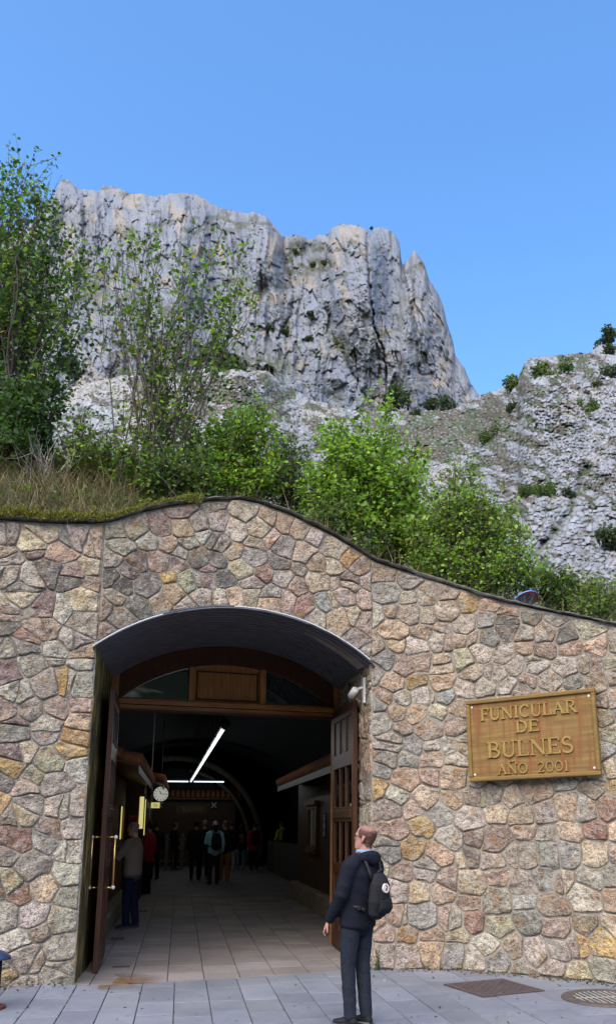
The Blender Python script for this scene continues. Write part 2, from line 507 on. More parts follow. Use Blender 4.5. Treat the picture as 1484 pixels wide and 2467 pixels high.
def build_cliff(x, y):
    wx = x + 26 * (fbm(x / 70, y / 70, 3) - 0.5) - 0.05 * (y - 700)
    wy = y + 18 * (fbm(x / 40 + 9, y / 40, 2) - 0.5)
    b1 = ridged(wx / 105 + 3.1, wy / 340, 2); b2 = ridged(wx / 36, wy / 130, 3)
    cr = ridged(wx / 17 + 7.7, wy / 240, 2); crk = sstep(0.80, 0.97, cr)
    f1, f2, v = worley(wx / 13, wy / 28); e1 = sstep(0.15, 0.0, f2 - f1)
    g1, g2, u = worley(wx / 6 + 50, wy / 11); e2 = sstep(0.2, 0.0, g2 - g1)
    roughz = fbm(x / 4, y / 5, 3)
    G = 0 * x
    for pts, w, a in (([(886, 556), (884, 620), (890, 700), (902, 790), (926, 850), (931, 930), (936, 1010)], 4.5, 1.0),
                      ([(966, 638), (985, 720), (1000, 800), (1010, 900)], 6, 0.6),
                      ([(683, 575), (690, 640), (706, 700), (700, 760), (668, 820)], 5, 0.8),
                      ([(790, 568), (785, 640), (800, 720)], 4, 0.5),
                      ([(820, 830), (850, 900), (880, 960)], 5, 0.5), ([(630, 640), (628, 740)], 6, 0.5),
                      ([(205, 500), (200, 640), (215, 760)], 6, 0.5), ([(1060, 860), (1075, 800)], 3, 0.4), ([(545, 560), (552, 700)], 4, 0.4), ([(440, 520), (436, 640)], 4, 0.4)):
        G = np.maximum(G, a * groove(x + 7 * (fbm(x / 20, y / 20, 2) - 0.5) + 4 * (fbm(x / 5, y / 7, 2) - 0.5), y, pts, w * 0.6))
    D = depth_a(x, y) - 34 * b1 - 9 * b2 + 3 * crk + 8 * G - 4.5 * v - 0.8 * u + 1.0 * e1 + 0.3 * e2 - 2.0 * roughz
    D -= 40 * blob(x, y, 860, 690, 70, 190) + 35 * blob(x, y, 640, 640, 60, 150) + 25 * blob(x, y, 420, 700, 80, 300) + 20 * blob(x, y, 1000, 800, 45, 160)
    D += 30 * blob(x, y, 735, 610, 45, 45) + 14 * blob(x, y, 640, 700, 22, 40)
    # rock colour, darker in the cracks and along the cell edges
    c = np.array([0.192, 0.208, 0.238]) * (0.86 + 0.24 * fbm(x / 14, y / 22, 4))[..., None]
    st = sstep(0.5, 0.68, fbm(wx / 11 + 40, y / 110, 3))[..., None]
    c = c * (1 - 0.55 * st) + 0.55 * st * np.array([0.135, 0.155, 0.20])
    lt = sstep(0.52, 0.7, fbm(wx / 26 + 4, y / 50 + 3, 3))[..., None]
    c = c * (1 - 0.6 * lt) + 0.6 * lt * np.array([0.215, 0.226, 0.248])
    wm = (sstep(0.6, 0.74, fbm(wx / 30 + 90, y / 40 + 5, 3)) * 0.6
          + 0.8 * blob(x, y, 611, 728, 10, 12) + 0.6 * blob(x, y, 683, 715, 14, 12) + 0.5 * blob(x, y, 996, 740, 22, 26) + 0.4 * blob(x, y, 835, 785, 14, 16))[..., None]
    wm = np.clip(wm, 0, 0.8); c = c * (1 - wm) + wm * np.array([0.29, 0.245, 0.19])
    dark = np.clip(0.6 * crk * sstep(0.35, 0.6, fbm(x / 25, y / 60, 2)) + 0.32 * e1 * sstep(0.45, 0.65, fbm(x / 18 + 5, y / 30, 2)) + 0.2 * e2 * sstep(0.4, 0.6, fbm(x / 12 + 15, y / 16, 2)) + 0.38 * G, 0, 0.62)[..., None]
    c = c * (1 - dark) + dark * np.array([0.088, 0.088, 0.090])
    veg = sstep(0.62, 0.72, fbm(x / 34 + 60, y / 15, 4)) * 0.6
    for cx, cy, rx, ry, a in ((715, 612, 22, 40, 1), (755, 640, 40, 18, 1), (700, 640, 14, 30, 1), (815, 825, 26, 16, 1), (850, 850, 20, 22, 1), (690, 790, 10, 30, 0.8), (770, 600, 20, 14, 0.8), (640, 880, 80, 40, 0.8), (560, 900, 60, 70, 0.8), (230, 690, 30, 40, 0.7), (300, 560, 30, 20, 0.5), (890, 820, 18, 10, 0.6), (900, 600, 25, 8, 0.5)):
        veg = np.maximum(veg, a * blob(x, y, cx, cy, rx, ry) * sstep(0.3, 0.5, fbm(x / 9, y / 9, 3)) * 1.3)
    veg = np.clip(veg, 0, 0.9)[..., None]
    vc = np.array([0.075, 0.078, 0.045]) * (0.6 + 0.8 * fbm(x / 5, y / 5, 2))[..., None]
    c = c * (1 - veg) + veg * vc
    return D, np.clip(c, 0.03, 0.75)

def build_slope(x, y):
    wx = x + 9 * (fbm(x / 30 + 3, y / 30, 3) - 0.5); wy = y + 0.12 * (x - 1200) + 9 * (fbm(x / 25, y / 25 + 8, 3) - 0.5)
    lo = fbm(x / 50 + 12, y / 50, 2) * 0.5 + sstep(930, 1450, y)          # boulders read larger lower down the slope
    def cells(a, b, o):
        A = worley(wx / a + o, wy / b); B = worley(wx / (a * 1.9) + o, wy / (b * 1.9))
        k = lo > 0.72
        return [np.where(k, p, q2) for p, q2 in zip(B, A)]
    f1, f2, v = cells(9, 6, 0); e1 = sstep(0.22, 0.02, f2 - f1)
    g1, g2, u = cells(24, 13, 20); e2 = sstep(0.16, 0.0, g2 - g1)
    big = ridged((x + 0.5 * y) / 150, (y - 0.5 * x) / 90, 3)
    gul = groove(x + 12 * (fbm(x / 25, y / 25, 2) - 0.5), y, [(1410, 1130), (1370, 1230), (1330, 1290), (1290, 1330)], 9)
    d0 = depth_b(x, y)
    mound = (f1 * f1)
    D = d0 * (1 - 0.05 * big + 0.010 * mound + 0.006 * e1 - 0.008 * v + 0.007 * e2 - 0.010 * u + 0.03 * gul - 0.007 * fbm(x / 5, y / 5, 3)
              + 0.03 * np.maximum(0, 1 - np.abs(x - 1265) / 40) * 0 - 0.10 * blob(x, y, 1330, 960, 90, 80) - 0.12 * blob(x, y, 560, 900, 120, 60))
    c = np.array([0.275, 0.283, 0.298]) * (0.74 + 0.4 * fbm(x / 8, y / 8, 3))[..., None] * (0.86 + 0.28 * v)[..., None]
    wm = (sstep(0.55, 0.75, fbm(x / 60 + 33, y / 50, 3)) * 0.5)[..., None]
    c = c * (1 - wm) + wm * np.array([0.34, 0.30, 0.255])
    zone = (0.85 * blob(x, y, 1060, 1045, 150, 55) + 0.6 * blob(x, y, 1180, 1005, 100, 45) + 0.35 * blob(x, y, 1330, 930, 110, 60) + 0.4 * blob(x, y, 640, 960, 160, 60) + 0.3 * blob(x, y, 1250, 1120, 180, 50)
            + 0.5 * sstep(1380, 1480, y) + 0.5 * blob(x, y, 450, 960, 120, 60) - 0.35 * blob(x, y, 1400, 1280, 110, 90) - 0.3 * blob(x, y, 1450, 980, 50, 50))
    n = fbm((x + 0.3 * y) / 26, (y - 0.3 * x) / 13, 4)
    veg = np.clip(sstep(0.52, 0.64, n + zone * 0.42) * (0.5 + 0.55 * sstep(0.5, 0.2, f2 - f1)) + 0.62 * e1 * sstep(0.34, 0.50, fbm(x / 30, y / 20, 3) + 0.1 * zone) + 0.45 * e2 + 0.6 * gul, 0, 0.93)[..., None]
    gm = sstep(0.45, 0.65, fbm(x / 20 + 77, y / 16, 3))[..., None]
    vc = (np.array([0.072, 0.060, 0.036]) * (1 - gm) + gm * np.array([0.055, 0.07, 0.028])) * (0.6 + 0.8 * fbm(x / 4, y / 4, 2))[..., None]
    c = c * (1 - veg) + veg * vc
    return D, np.clip(c, 0.02, 0.78)

sheet('mountain', SKY_A, np.arange(-200, 1290, 2.3), 1130, 330, 7, build_cliff)
sheet('rocky_slope', SKY_B, np.arange(-260, 1680, 2.3), 1575, 330, 7, build_slope)

# near hillside of earth behind the wall
def wall_xy_top(X):
    for c in (C_LEFT, C_ARCH, C_RIGHT):
        if c.p[0, 0] - 1e-6 <= X <= c.p[-1, 0] + 1e-6:
            t = float(np.interp(X, c.p[:, 0], c.s)); return c.xy(t)[1], c.top(t)
    if X < C_LEFT.p[0, 0]: return C_LEFT.p[0, 1] + (X - C_LEFT.p[0, 0]) * 0.3, C_LEFT.z[0]
    return C_RIGHT.p[-1, 1], C_RIGHT.z[-1] - 0.1 * (X - C_RIGHT.p[-1, 0])
def bank_slope(X): return float(np.interp(X, [-6, -3.3, -2, -0.5, 1, 3, 6], [0.62, 0.62, 0.50, 0.36, 0.24, 0.16, 0.13]))
def bank_z(X, Y):
    y0, z0 = wall_xy_top(X * min(1.0, 11.0 / max(Y, 1.0)) if Y > 11 else X)
    d = max(0.0, Y - y0 - 0.3)
    Xe = X * 11.0 / max(Y, 11.0)
    w = min(1, d / 2.0)
    d1 = min(d, 6.0) + 0.2 * max(0.0, min(d, 20) - 6.0)
    return z0 - 0.13 + bank_slope(Xe) * d1 * w + 0.18 * (fbm(np.array([X * 0.9]), np.array([Y * 0.9]), 3)[0] - 0.5) * w
_v = []; _xs = np.linspace(-6.5, 5.4, 80); _ds = np.concatenate([np.linspace(0.0, 3, 16), np.linspace(3.4, 26, 34)])
for d in _ds:
    for x in _xs:
        X = x * (1 + d / 12.0); y0 = wall_xy_top(x)[0] + 0.34
        _v.append((X, y0 + d, bank_z(X, y0 + d)))
_n, _m = len(_ds), len(_xs)
_f = [(i * _m + j, i * _m + j + 1, (i + 1) * _m + j + 1, (i + 1) * _m + j) for i in range(_n - 1) for j in range(_m - 1)]
tag(me_obj('hillside', _v, _f, M_SOIL, None, True), kind='structure')

# hill across the valley, behind the viewer (the transom panes mirror it)
_hx = np.linspace(-700, 700, 90); _hr = np.linspace(0, 1, 26)
_v = []
for r in _hr:
    for x in _hx:
        h = 95 + 60 * fbm(np.array([x / 160 + 4.0]), np.array([1.2]), 4)[0]
        _v.append((x, -160 - 190 * r, h * r ** 0.8 + 10 * (fbm(np.array([x / 30]), np.array([r * 6]), 3)[0] - 0.5) - 1.5))
_m = len(_hx)
_f = [(i * _m + j, (i + 1) * _m + j, (i + 1) * _m + j + 1, i * _m + j + 1) for i in range(len(_hr) - 1) for j in range(_m - 1)]
_mh, _nt2, _b2 = mat_new('far_hill', 0.95, 0.05)
_nz = noise(_nt2, coords(_nt2, 'world'), 0.012, 4)
_nt2.links.new(ramp(_nt2, _nz, [(0.60, (0.03, 0.04, 0.02)), (0.64, (0.6, 0.52, 0.36))]), _b2.inputs['Base Color'])
tag(me_obj('hill', _v, _f, _mh, None, True), kind='structure')

# ------------------------------------------------------------------ stone walls
RNG = random.Random(5)
PAL = dict(grey=(0.335, 0.31, 0.275), lgrey=(0.41, 0.385, 0.34), dark=(0.185, 0.175, 0.16), blue=(0.285, 0.285, 0.28), pink=(0.37, 0.285, 0.24), red=(0.285, 0.165, 0.13),
           purple=(0.235, 0.17, 0.16), cream=(0.48, 0.41, 0.30), ochre=(0.42, 0.295, 0.13), gold=(0.45, 0.32, 0.10), peach=(0.43, 0.325, 0.235), white=(0.50, 0.475, 0.42), green=(0.385, 0.365, 0.27), brown=(0.32, 0.25, 0.20))
PALW = [('grey', 22), ('lgrey', 18), ('dark', 3), ('blue', 6), ('pink', 11), ('red', 2), ('purple', 3), ('cream', 13), ('ochre', 3), ('peach', 9), ('white', 3), ('green', 8), ('brown', 10)]
FIX = '''161,1644,gold 101,1466,purple 124,1376,dark 170,1389,dark 238,1315,cream 222,1372,cream 222,1406,peach 205,1450,cream 134,1711,pink 198,1708,pink 339,1356,purple 411,1391,gold 415,1426,peach 316,1382,purple
383,1443,green 50,1429,cream 67,1392,lgrey 74,1309,purple 178,1298,blue 104,1513,pink 134,1567,grey 17,1621,purple 37,1671,white 47,1814,purple 125,1835,green 44,2016,red 57,2151,red 117,2011,blue 88,2208,white 44,2273,white
29,2341,ochre 150,1938,white 49,1970,brown 174,1809,ochre 145,2281,grey 182,1996,lgrey 190,1938,lgrey 20,1300,lgrey 20,1281,cream 110,1282,cream 105,1313,pink 145,1330,peach 12,1340,lgrey 15,1385,grey 20,1450,lgrey 10,1510,dark
150,1470,lgrey 205,1500,grey 178,1540,lgrey 60,1550,grey 15,1560,lgrey 205,1585,lgrey 72,1600,grey 110,1650,grey 205,1650,grey 75,1715,grey 12,1705,pink 40,1755,blue 110,1750,blue 200,1745,peach 190,1775,ochre 185,1850,lgrey
75,1935,grey 70,1880,pink 135,1890,grey 30,1860,dark 175,2045,lgrey 70,2090,grey 160,2110,lgrey 15,2120,dark 105,2140,cream 165,2160,grey 20,2210,grey 140,2220,grey 65,2310,grey 60,2370,grey 140,2345,grey 105,2240,pink 15,2070,grey 20,2000,grey
282,1280,green 330,1270,green 385,1270,pink 443,1272,peach 292,1312,lgrey 360,1300,lgrey 400,1310,pink 455,1310,lgrey 438,1335,grey 387,1330,peach 492,1290,white 530,1310,dark 567,1275,white 527,1260,lgrey 590,1235,cream 640,1250,peach 690,1265,peach 720,1275,peach
480,1262,grey 620,1270,cream 605,1345,grey 672,1350,dark 560,1330,peach 480,1345,dark 520,1345,dark 430,1360,pink 380,1355,pink 500,1370,purple 355,1410,dark 460,1400,green 505,1400,purple 630,1380,red 585,1370,green 540,1400,dark 690,1320,grey
725,1330,cream 655,1390,cream 605,1405,grey 560,1430,cream 490,1435,grey 440,1440,grey 375,1420,lgrey 335,1420,blue 300,1410,dark 270,1390,dark 280,1440,grey 650,1440,peach 690,1445,pink 735,1455,red 790,1452,blue 330,1455,dark 285,1490,dark 530,1435,lgrey 610,1430,cream
807,1320,cream 750,1290,lgrey 762,1360,cream 800,1365,cream 845,1407,cream 835,1340,orange 870,1370,peach 920,1380,peach 765,1400,cream 840,1482,cream 880,1440,pink 815,1490,peach 890,1500,peach 860,1540,grey
1002,1562,white 1277,1557,peach 1190,1530,dark 1217,1492,dark 1447,1522,pink 1110,1622,pink 1012,1612,pink 1152,1615,pink 1007,1650,ochre 1220,1637,white 1300,1657,pink 1417,1602,brown 1470,1607,peach 1057,1712,cream 1004,1740,peach 965,1530,peach 1070,1560,grey
945,1545,peach 935,1600,blue 970,1590,pink 1060,1630,peach 1100,1660,lgrey 1165,1645,grey 1300,1605,lgrey 1360,1600,lgrey 1350,1640,grey 1270,1500,dark 1320,1510,grey 1380,1500,grey 1130,1530,brown 1180,1580,lgrey 1240,1560,lgrey 940,1660,peach 930,1720,lgrey 990,1700,lgrey
1060,1838,pink 1094,1911,peach 1042,1968,ochre 1442,1980,red 1428,2031,cream 1161,2010,brown 1283,2010,pink 1348,2060,blue 937,2081,green 1251,2186,blue 1058,2224,blue 1390,2253,brown 1167,2232,red 991,2283,ochre 1039,2283,peach 1369,2136,brown 1461,1926,red 991,1884,peach 1100,2115,pink
1155,2111,green 1004,2115,ochre 1457,2182,brown 1312,2111,blue 930,1870,lgrey 960,1920,lgrey 1030,1925,cream 1010,1830,lgrey 980,1800,blue 925,1800,lgrey 930,1840,grey 975,2010,pink 940,2015,brown 1035,2010,peach 1090,2010,lgrey 1225,2005,lgrey 1120,1960,lgrey 1235,1965,peach 1185,1965,cream 1070,1965,blue
1080,2060,peach 1010,2070,lgrey 1190,2060,lgrey 1270,2060,grey 1210,2120,brown 1270,2130,grey 955,2150,lgrey 1010,2160,peach 1065,2160,pink 1125,2170,brown 1180,2180,grey 1440,2110,lgrey 1430,2150,white 1340,2180,brown 1390,2190,pink 925,2200,peach 975,2200,peach 1120,2240,green 1220,2240,green 1310,2240,dark
1460,2250,cream 1090,2290,blue 1150,2300,lgrey 1210,2290,blue 1240,2290,brown 1310,2290,lgrey 1380,2290,grey 1450,2290,ochre 940,2300,lgrey 1250,2330,grey 1340,2340,grey 1430,2340,grey 990,2320,grey 1080,2325,brown'''
PAL['orange'] = (0.46, 0.27, 0.11)
FIXED = []
for tok in FIX.split():
    a, b, c = tok.split(','); FIXED.append((float(a), float(b), PAL[c]))

def clip_poly(poly, n, c):
    """keep n.p <= c"""
    out = []
    for i in range(len(poly)):
        p, q = poly[i], poly[(i + 1) % len(poly)]
        dp = n[0] * p[0] + n[1] * p[1] - c; dq = n[0] * q[0] + n[1] * q[1] - c
        if dp <= 0: out.append(p)
        if (dp < 0 < dq) or (dq < 0 < dp):
            t = dp / (dp - dq); out.append((p[0] + (q[0] - p[0]) * t, p[1] + (q[1] - p[1]) * t))
    return out

def parea(p): return 0.5 * abs(sum(p[k][0] * p[(k + 1) % len(p)][1] - p[(k + 1) % len(p)][0] * p[k][1] for k in range(len(p))))
def jit(x, y, k=0.0): return float(vnoise(np.array([x * 11 + k]), np.array([y * 11 + k]))[0]) - 0.5

def stone_mesh(poly, curve, col, rnd, hscale=1.0):
    pts = []
    n = len(poly)
    for i in range(n):
        p, q = poly[i], poly[(i + 1) % n]
        l = math.hypot(q[0] - p[0], q[1] - p[1]); k = max(1, int(l / 0.075))
        for j in range(k):
            t = j / k; x = p[0] + (q[0] - p[0]) * t; y = p[1] + (q[1] - p[1]) * t
            pts.append((x + 0.034 * jit(x, y), y + 0.034 * jit(x, y, 50)))
    ch = []
    for i in range(len(pts)):
        p, q = pts[i], pts[(i + 1) % len(pts)]
        l = math.hypot(q[0] - p[0], q[1] - p[1]); w = 0.14 if l > 0.03 else 0.4
        ch += [(p[0] * (1 - w) + q[0] * w, p[1] * (1 - w) + q[1] * w), (p[0] * w + q[0] * (1 - w), p[1] * w + q[1] * (1 - w))]
    pts = [p for i, p in enumerate(ch) if i == 0 or math.hypot(p[0] - ch[i - 1][0], p[1] - ch[i - 1][1]) > 0.012]
    cx = sum(p[0] for p in pts) / len(pts); cy = sum(p[1] for p in pts) / len(pts)
    h = hscale * rnd.uniform(0.013, 0.030); tx, ty = rnd.uniform(-0.045, 0.045), rnd.uniform(-0.045, 0.045)
    V = []; F = []; m = len(pts)
    for inset, dep in ((0, -0.03), (0.0, 0.5), (0.006, 0.88), (0.02, 1.0), (0.06, 1.0)):
        for x, y in pts:
            r = math.hypot(x - cx, y - cy) or 1e-6; k = max(0.12, 1 - inset / r)
            X = cx + (x - cx) * k; Y = cy + (y - cy) * k
            d = -0.03 if dep < 0 else h * dep + (tx * (X - cx) + ty * (Y - cy)) + (0.028 * jit(X, Y, 91) + 0.026 * jit(X * 2.3, Y * 2.3, 17) if inset else 0)
            V.append(curve.at(X, Y, d))
    V.append(curve.at(cx, cy, h * 1.0 + 0.01 * jit(cx, cy, 7)))
    for r in range(4):
        for i in range(m):
            j = (i + 1) % m
            F.append((r * m + i, r * m + j, (r + 1) * m + j, (r + 1) * m + i))
    for i in range(m): F.append((4 * m + i, 4 * m + (i + 1) % m, 5 * m))
    c = np.array(col) * np.array([1.40, 1.31, 1.15]) * rnd.uniform(0.82, 1.2) * np.array([rnd.uniform(0.95, 1.06) for _ in range(3)])
    c = c * 0.92 + 0.08 * c.mean()
    me = bpy.data.meshes.new('stone'); me.from_pydata(V, [], F)
    me.polygons.foreach_set('use_smooth', [True] * len(F)); me.materials.append(M_STONE)
    set_cols(me, np.tile(c, (len(V), 1))); me.update()
    return me

def lay_stones(curve, parent, rmin, rmax, joint, seed, inside, cuts=None, s0=0.0, s1=None, ph=None, asp=1.12, hscale=1.0, split_p=0.4, split_min=0.055, split_dev=0.5, rows=None, limit=300):
    rnd = random.Random(seed); s1 = curve.len if s1 is None else s1
    seeds = []
    if rows:
        hues = [(h[0], h[1], c) for px, py, c in FIXED for h in [curve.hit(px, py)] if h]
        names, ws = zip(*PALW); z = 0.0; zmax = max(curve.top(t) for t in curve.s)
        while z < zmax:
            hr = rnd.uniform(*rows[0]); t = s0 - rnd.uniform(0, 0.3)
            while t < s1:
                wd = rnd.uniform(*rows[1]) * (0.8 + hr / rows[0][1] * 0.4)
                ss = t + wd / 2; zz = z + hr / 2 + rnd.uniform(-0.26, 0.26) * hr + 0.05 * math.sin(ss * 2.3 + z)
                if inside(ss, zz) and s0 < ss < s1:
                    near = min(hues, key=lambda q: math.hypot(q[0] - ss, q[1] - zz)) if hues else None
                    c = near[2] if near and math.hypot(near[0] - ss, near[1] - zz) < 0.15 else PAL[rnd.choices(names, ws)[0]]
                    seeds.append((ss, zz, rnd.uniform(-0.008, 0.008), c))
                t += wd
            z += hr
    for px, py, c in (FIXED if ph is None and not rows else []):
        h = curve.hit(px, py)
        if h and s0 + 0.03 < h[0] < s1 - 0.03 and inside(*h) and all(math.hypot((h[0] - q[0]) / asp, h[1] - q[1]) > 0.13 for q in seeds):
            seeds.append((h[0], h[1], rnd.uniform(-0.008, 0.010), c))
    for _ in range(0 if rows else 9000):
        s, z = rnd.uniform(s0, s1), rnd.uniform(0, 6)
        if not inside(s, z): continue
        r = rnd.uniform(rmin, rmax) if z > 1.2 else rnd.uniform(rmin, rmax) * 1.12
        if all(math.hypot((s - q[0]) / asp, z - q[1]) > r for q in seeds):
            names, ws = zip(*PALW)
            seeds.append((s, z, rnd.uniform(-0.014, 0.012), PAL[rnd.choices(names, ws)[0]]))
    made = 0; out = []
    for i, (s, z, w, col) in enumerate(seeds):
        poly = [(s - 0.5, z - 0.5), (s + 0.5, z - 0.5), (s + 0.5, z + 0.5), (s - 0.5, z + 0.5)]
        for j, (s2, z2, w2, _) in enumerate(seeds):
            if j == i or abs(s2 - s) > 1.05 or abs(z2 - z) > 1.05: continue
            nx, ny = (s2 - s) / asp**2, (z2 - z)
            c = ((s2 * s2 - s * s) / asp**2 + z2 * z2 - z * z + w - w2) / 2
            l = math.hypot(nx, ny)
            poly = clip_poly(poly, (nx / l, ny / l), c / l - joint * (0.6 + 0.8 * ((i * 7 + j * 7) % 10) / 10))
            if len(poly) < 3: break
        for n, c in (cuts(s, z) if cuts else []):
            if len(poly) >= 3: poly = clip_poly(poly, n, c)
        if len(poly) < 3: continue
        parts = [poly]
        a0 = parea(poly)
        if a0 > split_min and rnd.random() < split_p:
            cx = sum(p[0] for p in poly) / len(poly); cy = sum(p[1] for p in poly) / len(poly)
            an = rnd.choice((0, math.pi / 2)) + rnd.uniform(-split_dev, split_dev); k = (math.cos(an), math.sin(an))
            c = k[0] * (cx + rnd.uniform(-0.05, 0.05)) + k[1] * (cy + rnd.uniform(-0.05, 0.05))
            parts = [clip_poly(poly, k, c - joint), clip_poly(poly, (-k[0], -k[1]), -c - joint)]
        for pi, poly in enumerate(parts):
            if len(poly) < 3 or parea(poly) < 0.003: continue
            if pi == 1 or (len(parts) == 2 and rnd.random() < 0.5): names, ws = zip(*PALW); col2 = PAL[rnd.choices(names, ws)[0]] if pi else col
            else: col2 = col
            zc = sum(p[1] for p in poly) / len(poly); sc2 = sum(p[0] for p in poly) / len(poly)
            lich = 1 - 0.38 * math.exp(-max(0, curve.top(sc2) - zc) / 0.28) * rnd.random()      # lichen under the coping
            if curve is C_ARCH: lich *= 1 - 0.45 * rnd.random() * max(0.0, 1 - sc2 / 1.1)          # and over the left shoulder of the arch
            out.append((parea(poly), stone_mesh(poly, curve, tuple(q * lich for q in col2), rnd, hscale))); made += 1
        continue
    out.sort(key=lambda q: -q[0])
    for a, me in out[:limit]:
        o = bpy.data.objects.new('stone', me); COL.objects.link(o); o.parent = parent
    if out[limit:]:                                   # the smallest chinking stones, joined
        V = []; F = []; CC = []
        for a, me in out[limit:]:
            b = len(V); V += [tuple(v.co) for v in me.vertices]; F += [tuple(k + b for k in p.vertices) for p in me.polygons]
            CC += [tuple(d.color)[:3] for d in me.color_attributes['Col'].data]; bpy.data.meshes.remove(me)
        tag(me_obj('small_stone', V, F, M_STONE, parent, True, np.array(CC)), kind='stuff')
    return made

def top_cut(curve):
    def f(s):
        a, b = curve.top(s - 0.05), curve.top(s + 0.05); sl = (b - a) / 0.1
        n = Vector((-sl, 1)).normalized(); return ((n.x, n.y), n.x * s + n.y * (curve.top(s) - 0.03))
    return f

def wall_body(name, curve, lo, thick=0.5, ends=True, parent=None):
    V = []; F = []
    k = len(curve.s)
    for t in curve.s:
        z0, z1 = lo(t), curve.top(t)
        nz = 2
        V += [curve.at(t, z0), curve.at(t, z1), curve.at(t, z1, -thick), curve.at(t, z0, -thick)]
    for i in range(k - 1):
        a, b = i * 4, (i + 1) * 4
        for j in range(4):
            F.append((a + j, b + j, b + (j + 1) % 4, a + (j + 1) % 4))
    F += [(0, 1, 2, 3), (4 * (k - 1) + 3, 4 * (k - 1) + 2, 4 * (k - 1) + 1, 4 * (k - 1))]
    return me_obj(name, V, F, M_MORTAR, parent)

def coping(curve, parent, t0=0.0, t1=None, seed=1):
    """rough cap of thin dark slabs laid along the top"""
    t1 = curve.len if t1 is None else t1
    rnd = random.Random(seed); t = t0
    while t < t1 - 0.02:
        l = min(rnd.uniform(0.35, 0.75), t1 - t)
        if t1 - t - l < 0.15: l = t1 - t
        n = max(3, int(l / 0.06)); V = []; F = []
        th = rnd.uniform(0.028, 0.05); ov = rnd.uniform(0.045, 0.075); lift = rnd.uniform(0.0, 0.012)
        for i in range(n + 1):
            s = t + 0.003 + (l - 0.006) * i / n; z = curve.top(s) + 0.004 + lift
            w1, w2, w3 = jit(s, 1.3, 3), jit(s, 2.2, 8), jit(s * 2, 3.1, 15)
            V += [curve.at(s, z + 0.02 * w2, ov + 0.03 * w1 - 0.012), curve.at(s, z + th * 0.5, ov + 0.04 * w1), curve.at(s, z + th + 0.022 * w3, ov - 0.03 + 0.03 * w1), curve.at(s, z + th + 0.015, -0.42), curve.at(s, z, -0.42)]
        for i in range(n):
            for j in range(5): F.append((i * 5 + j, i * 5 + 5 + j, i * 5 + 5 + (j + 1) % 5, i * 5 + (j + 1) % 5))
        F += [(0, 1, 2, 3, 4), tuple(n * 5 + k for k in (4, 3, 2, 1, 0))]
        me_obj('coping_slab', V, F, M_COPING, parent); t += l

def origin(curve, t): q = curve.xy(t); return (q[0], q[1], 0)
def new_wall(label, curve, t):
    o = empty('stone_wall', (0, 0, 0)); return tag(o, label, 'wall')

W_LEFT = new_wall('tall rubble stone wall left of the doorway with mossy top edge', C_LEFT, 1)
W_ARCH = new_wall('arched rubble stone gable above the curved metal canopy', C_ARCH, 1)
W_RIGHT = new_wall('curving rubble stone wall right of the doorway behind the wooden plaque', C_RIGHT, 1)
W_JAMB = new_wall('narrow stone jamb inside the doorway beside the right door leaf', C_REVR, 1)
wall_body('mortar', C_LEFT, lambda t: -0.3, parent=W_LEFT)
wall_body('mortar', C_ARCH, lambda t: arc_z(t), parent=W_ARCH)
wall_body('mortar', C_RIGHT, lambda t: -0.3, parent=W_RIGHT)
_tl, _ta, _tr = top_cut(C_LEFT), top_cut(C_ARCH), top_cut(C_RIGHT)
def cuts_left(s, z): return [_tl(s), ((1, 0), C_LEFT.len - 0.012), ((0, -1), -0.01)]
def cuts_arch(s, z):
    d = Vector((s - ARC_S, z - ARC_Z)).normalized()
    return [_ta(s), ((-1, 0), -0.012), ((1, 0), FW - 0.006), ((-d.x, -d.y), -(d.x * ARC_S + d.y * ARC_Z + ARC_R + 0.012))]
def cuts_right(s, z): return [_tr(s), ((-1, 0), -0.008), ((0, -1), -0.01)]
n1 = lay_stones(C_LEFT, W_LEFT, 0.23, 0.33, 0.007, 3, lambda s, z: 0.05 < z < C_LEFT.top(s) - 0.06, cuts_left, s0=0.9)
n2 = lay_stones(C_ARCH, W_ARCH, 0.18, 0.25, 0.007, 4, lambda s, z: z < C_ARCH.top(s) - 0.05 and math.hypot(s - ARC_S, z - ARC_Z) > ARC_R + 0.05, cuts_arch)
n3 = lay_stones(C_RIGHT, W_RIGHT, 0.20, 0.29, 0.0105, 6, lambda s, z: 0.05 < z < C_RIGHT.top(s) - 0.05, cuts_right, s1=3.75, split_p=0.16, split_min=0.05, split_dev=0.25, rows=((0.17, 0.27), (0.17, 0.34)))
# the right jamb: stones of the reveal
V = [C_REVR.at(0, -0.3), C_REVR.at(C_REVR.len, -0.3), C_REVR.at(C_REVR.len, 4.05), C_REVR.at(0, 4.05)]
V += [C_REVR.at(0, -0.3, -0.4), C_REVR.at(C_REVR.len, -0.3, -0.004), C_REVR.at(C_REVR.len, 4.05, -0.004), C_REVR.at(0, 4.05, -0.4)]
me_obj('reveal_mortar', V, [(0, 1, 2, 3), (4, 7, 6, 5), (0, 3, 7, 4), (1, 5, 6, 2), (3, 2, 6, 7), (0, 4, 5, 1)], M_MORTAR, W_JAMB)
n4 = lay_stones(C_REVR, W_JAMB, 0.24, 0.34, 0.012, 8, lambda s, z: 0.05 < z < 3.95, lambda s, z: [((1, 0), C_REVR.len - 0.01), ((-1, 0), -0.03), ((0, 1), 4.0), ((0, -1), -0.01)], ph='rev', hscale=0.8)
print('stones', n1, n2, n3, n4)
coping(C_LEFT, W_LEFT, seed=3); coping(C_ARCH, W_ARCH, seed=4); coping(C_RIGHT, W_RIGHT, seed=5)
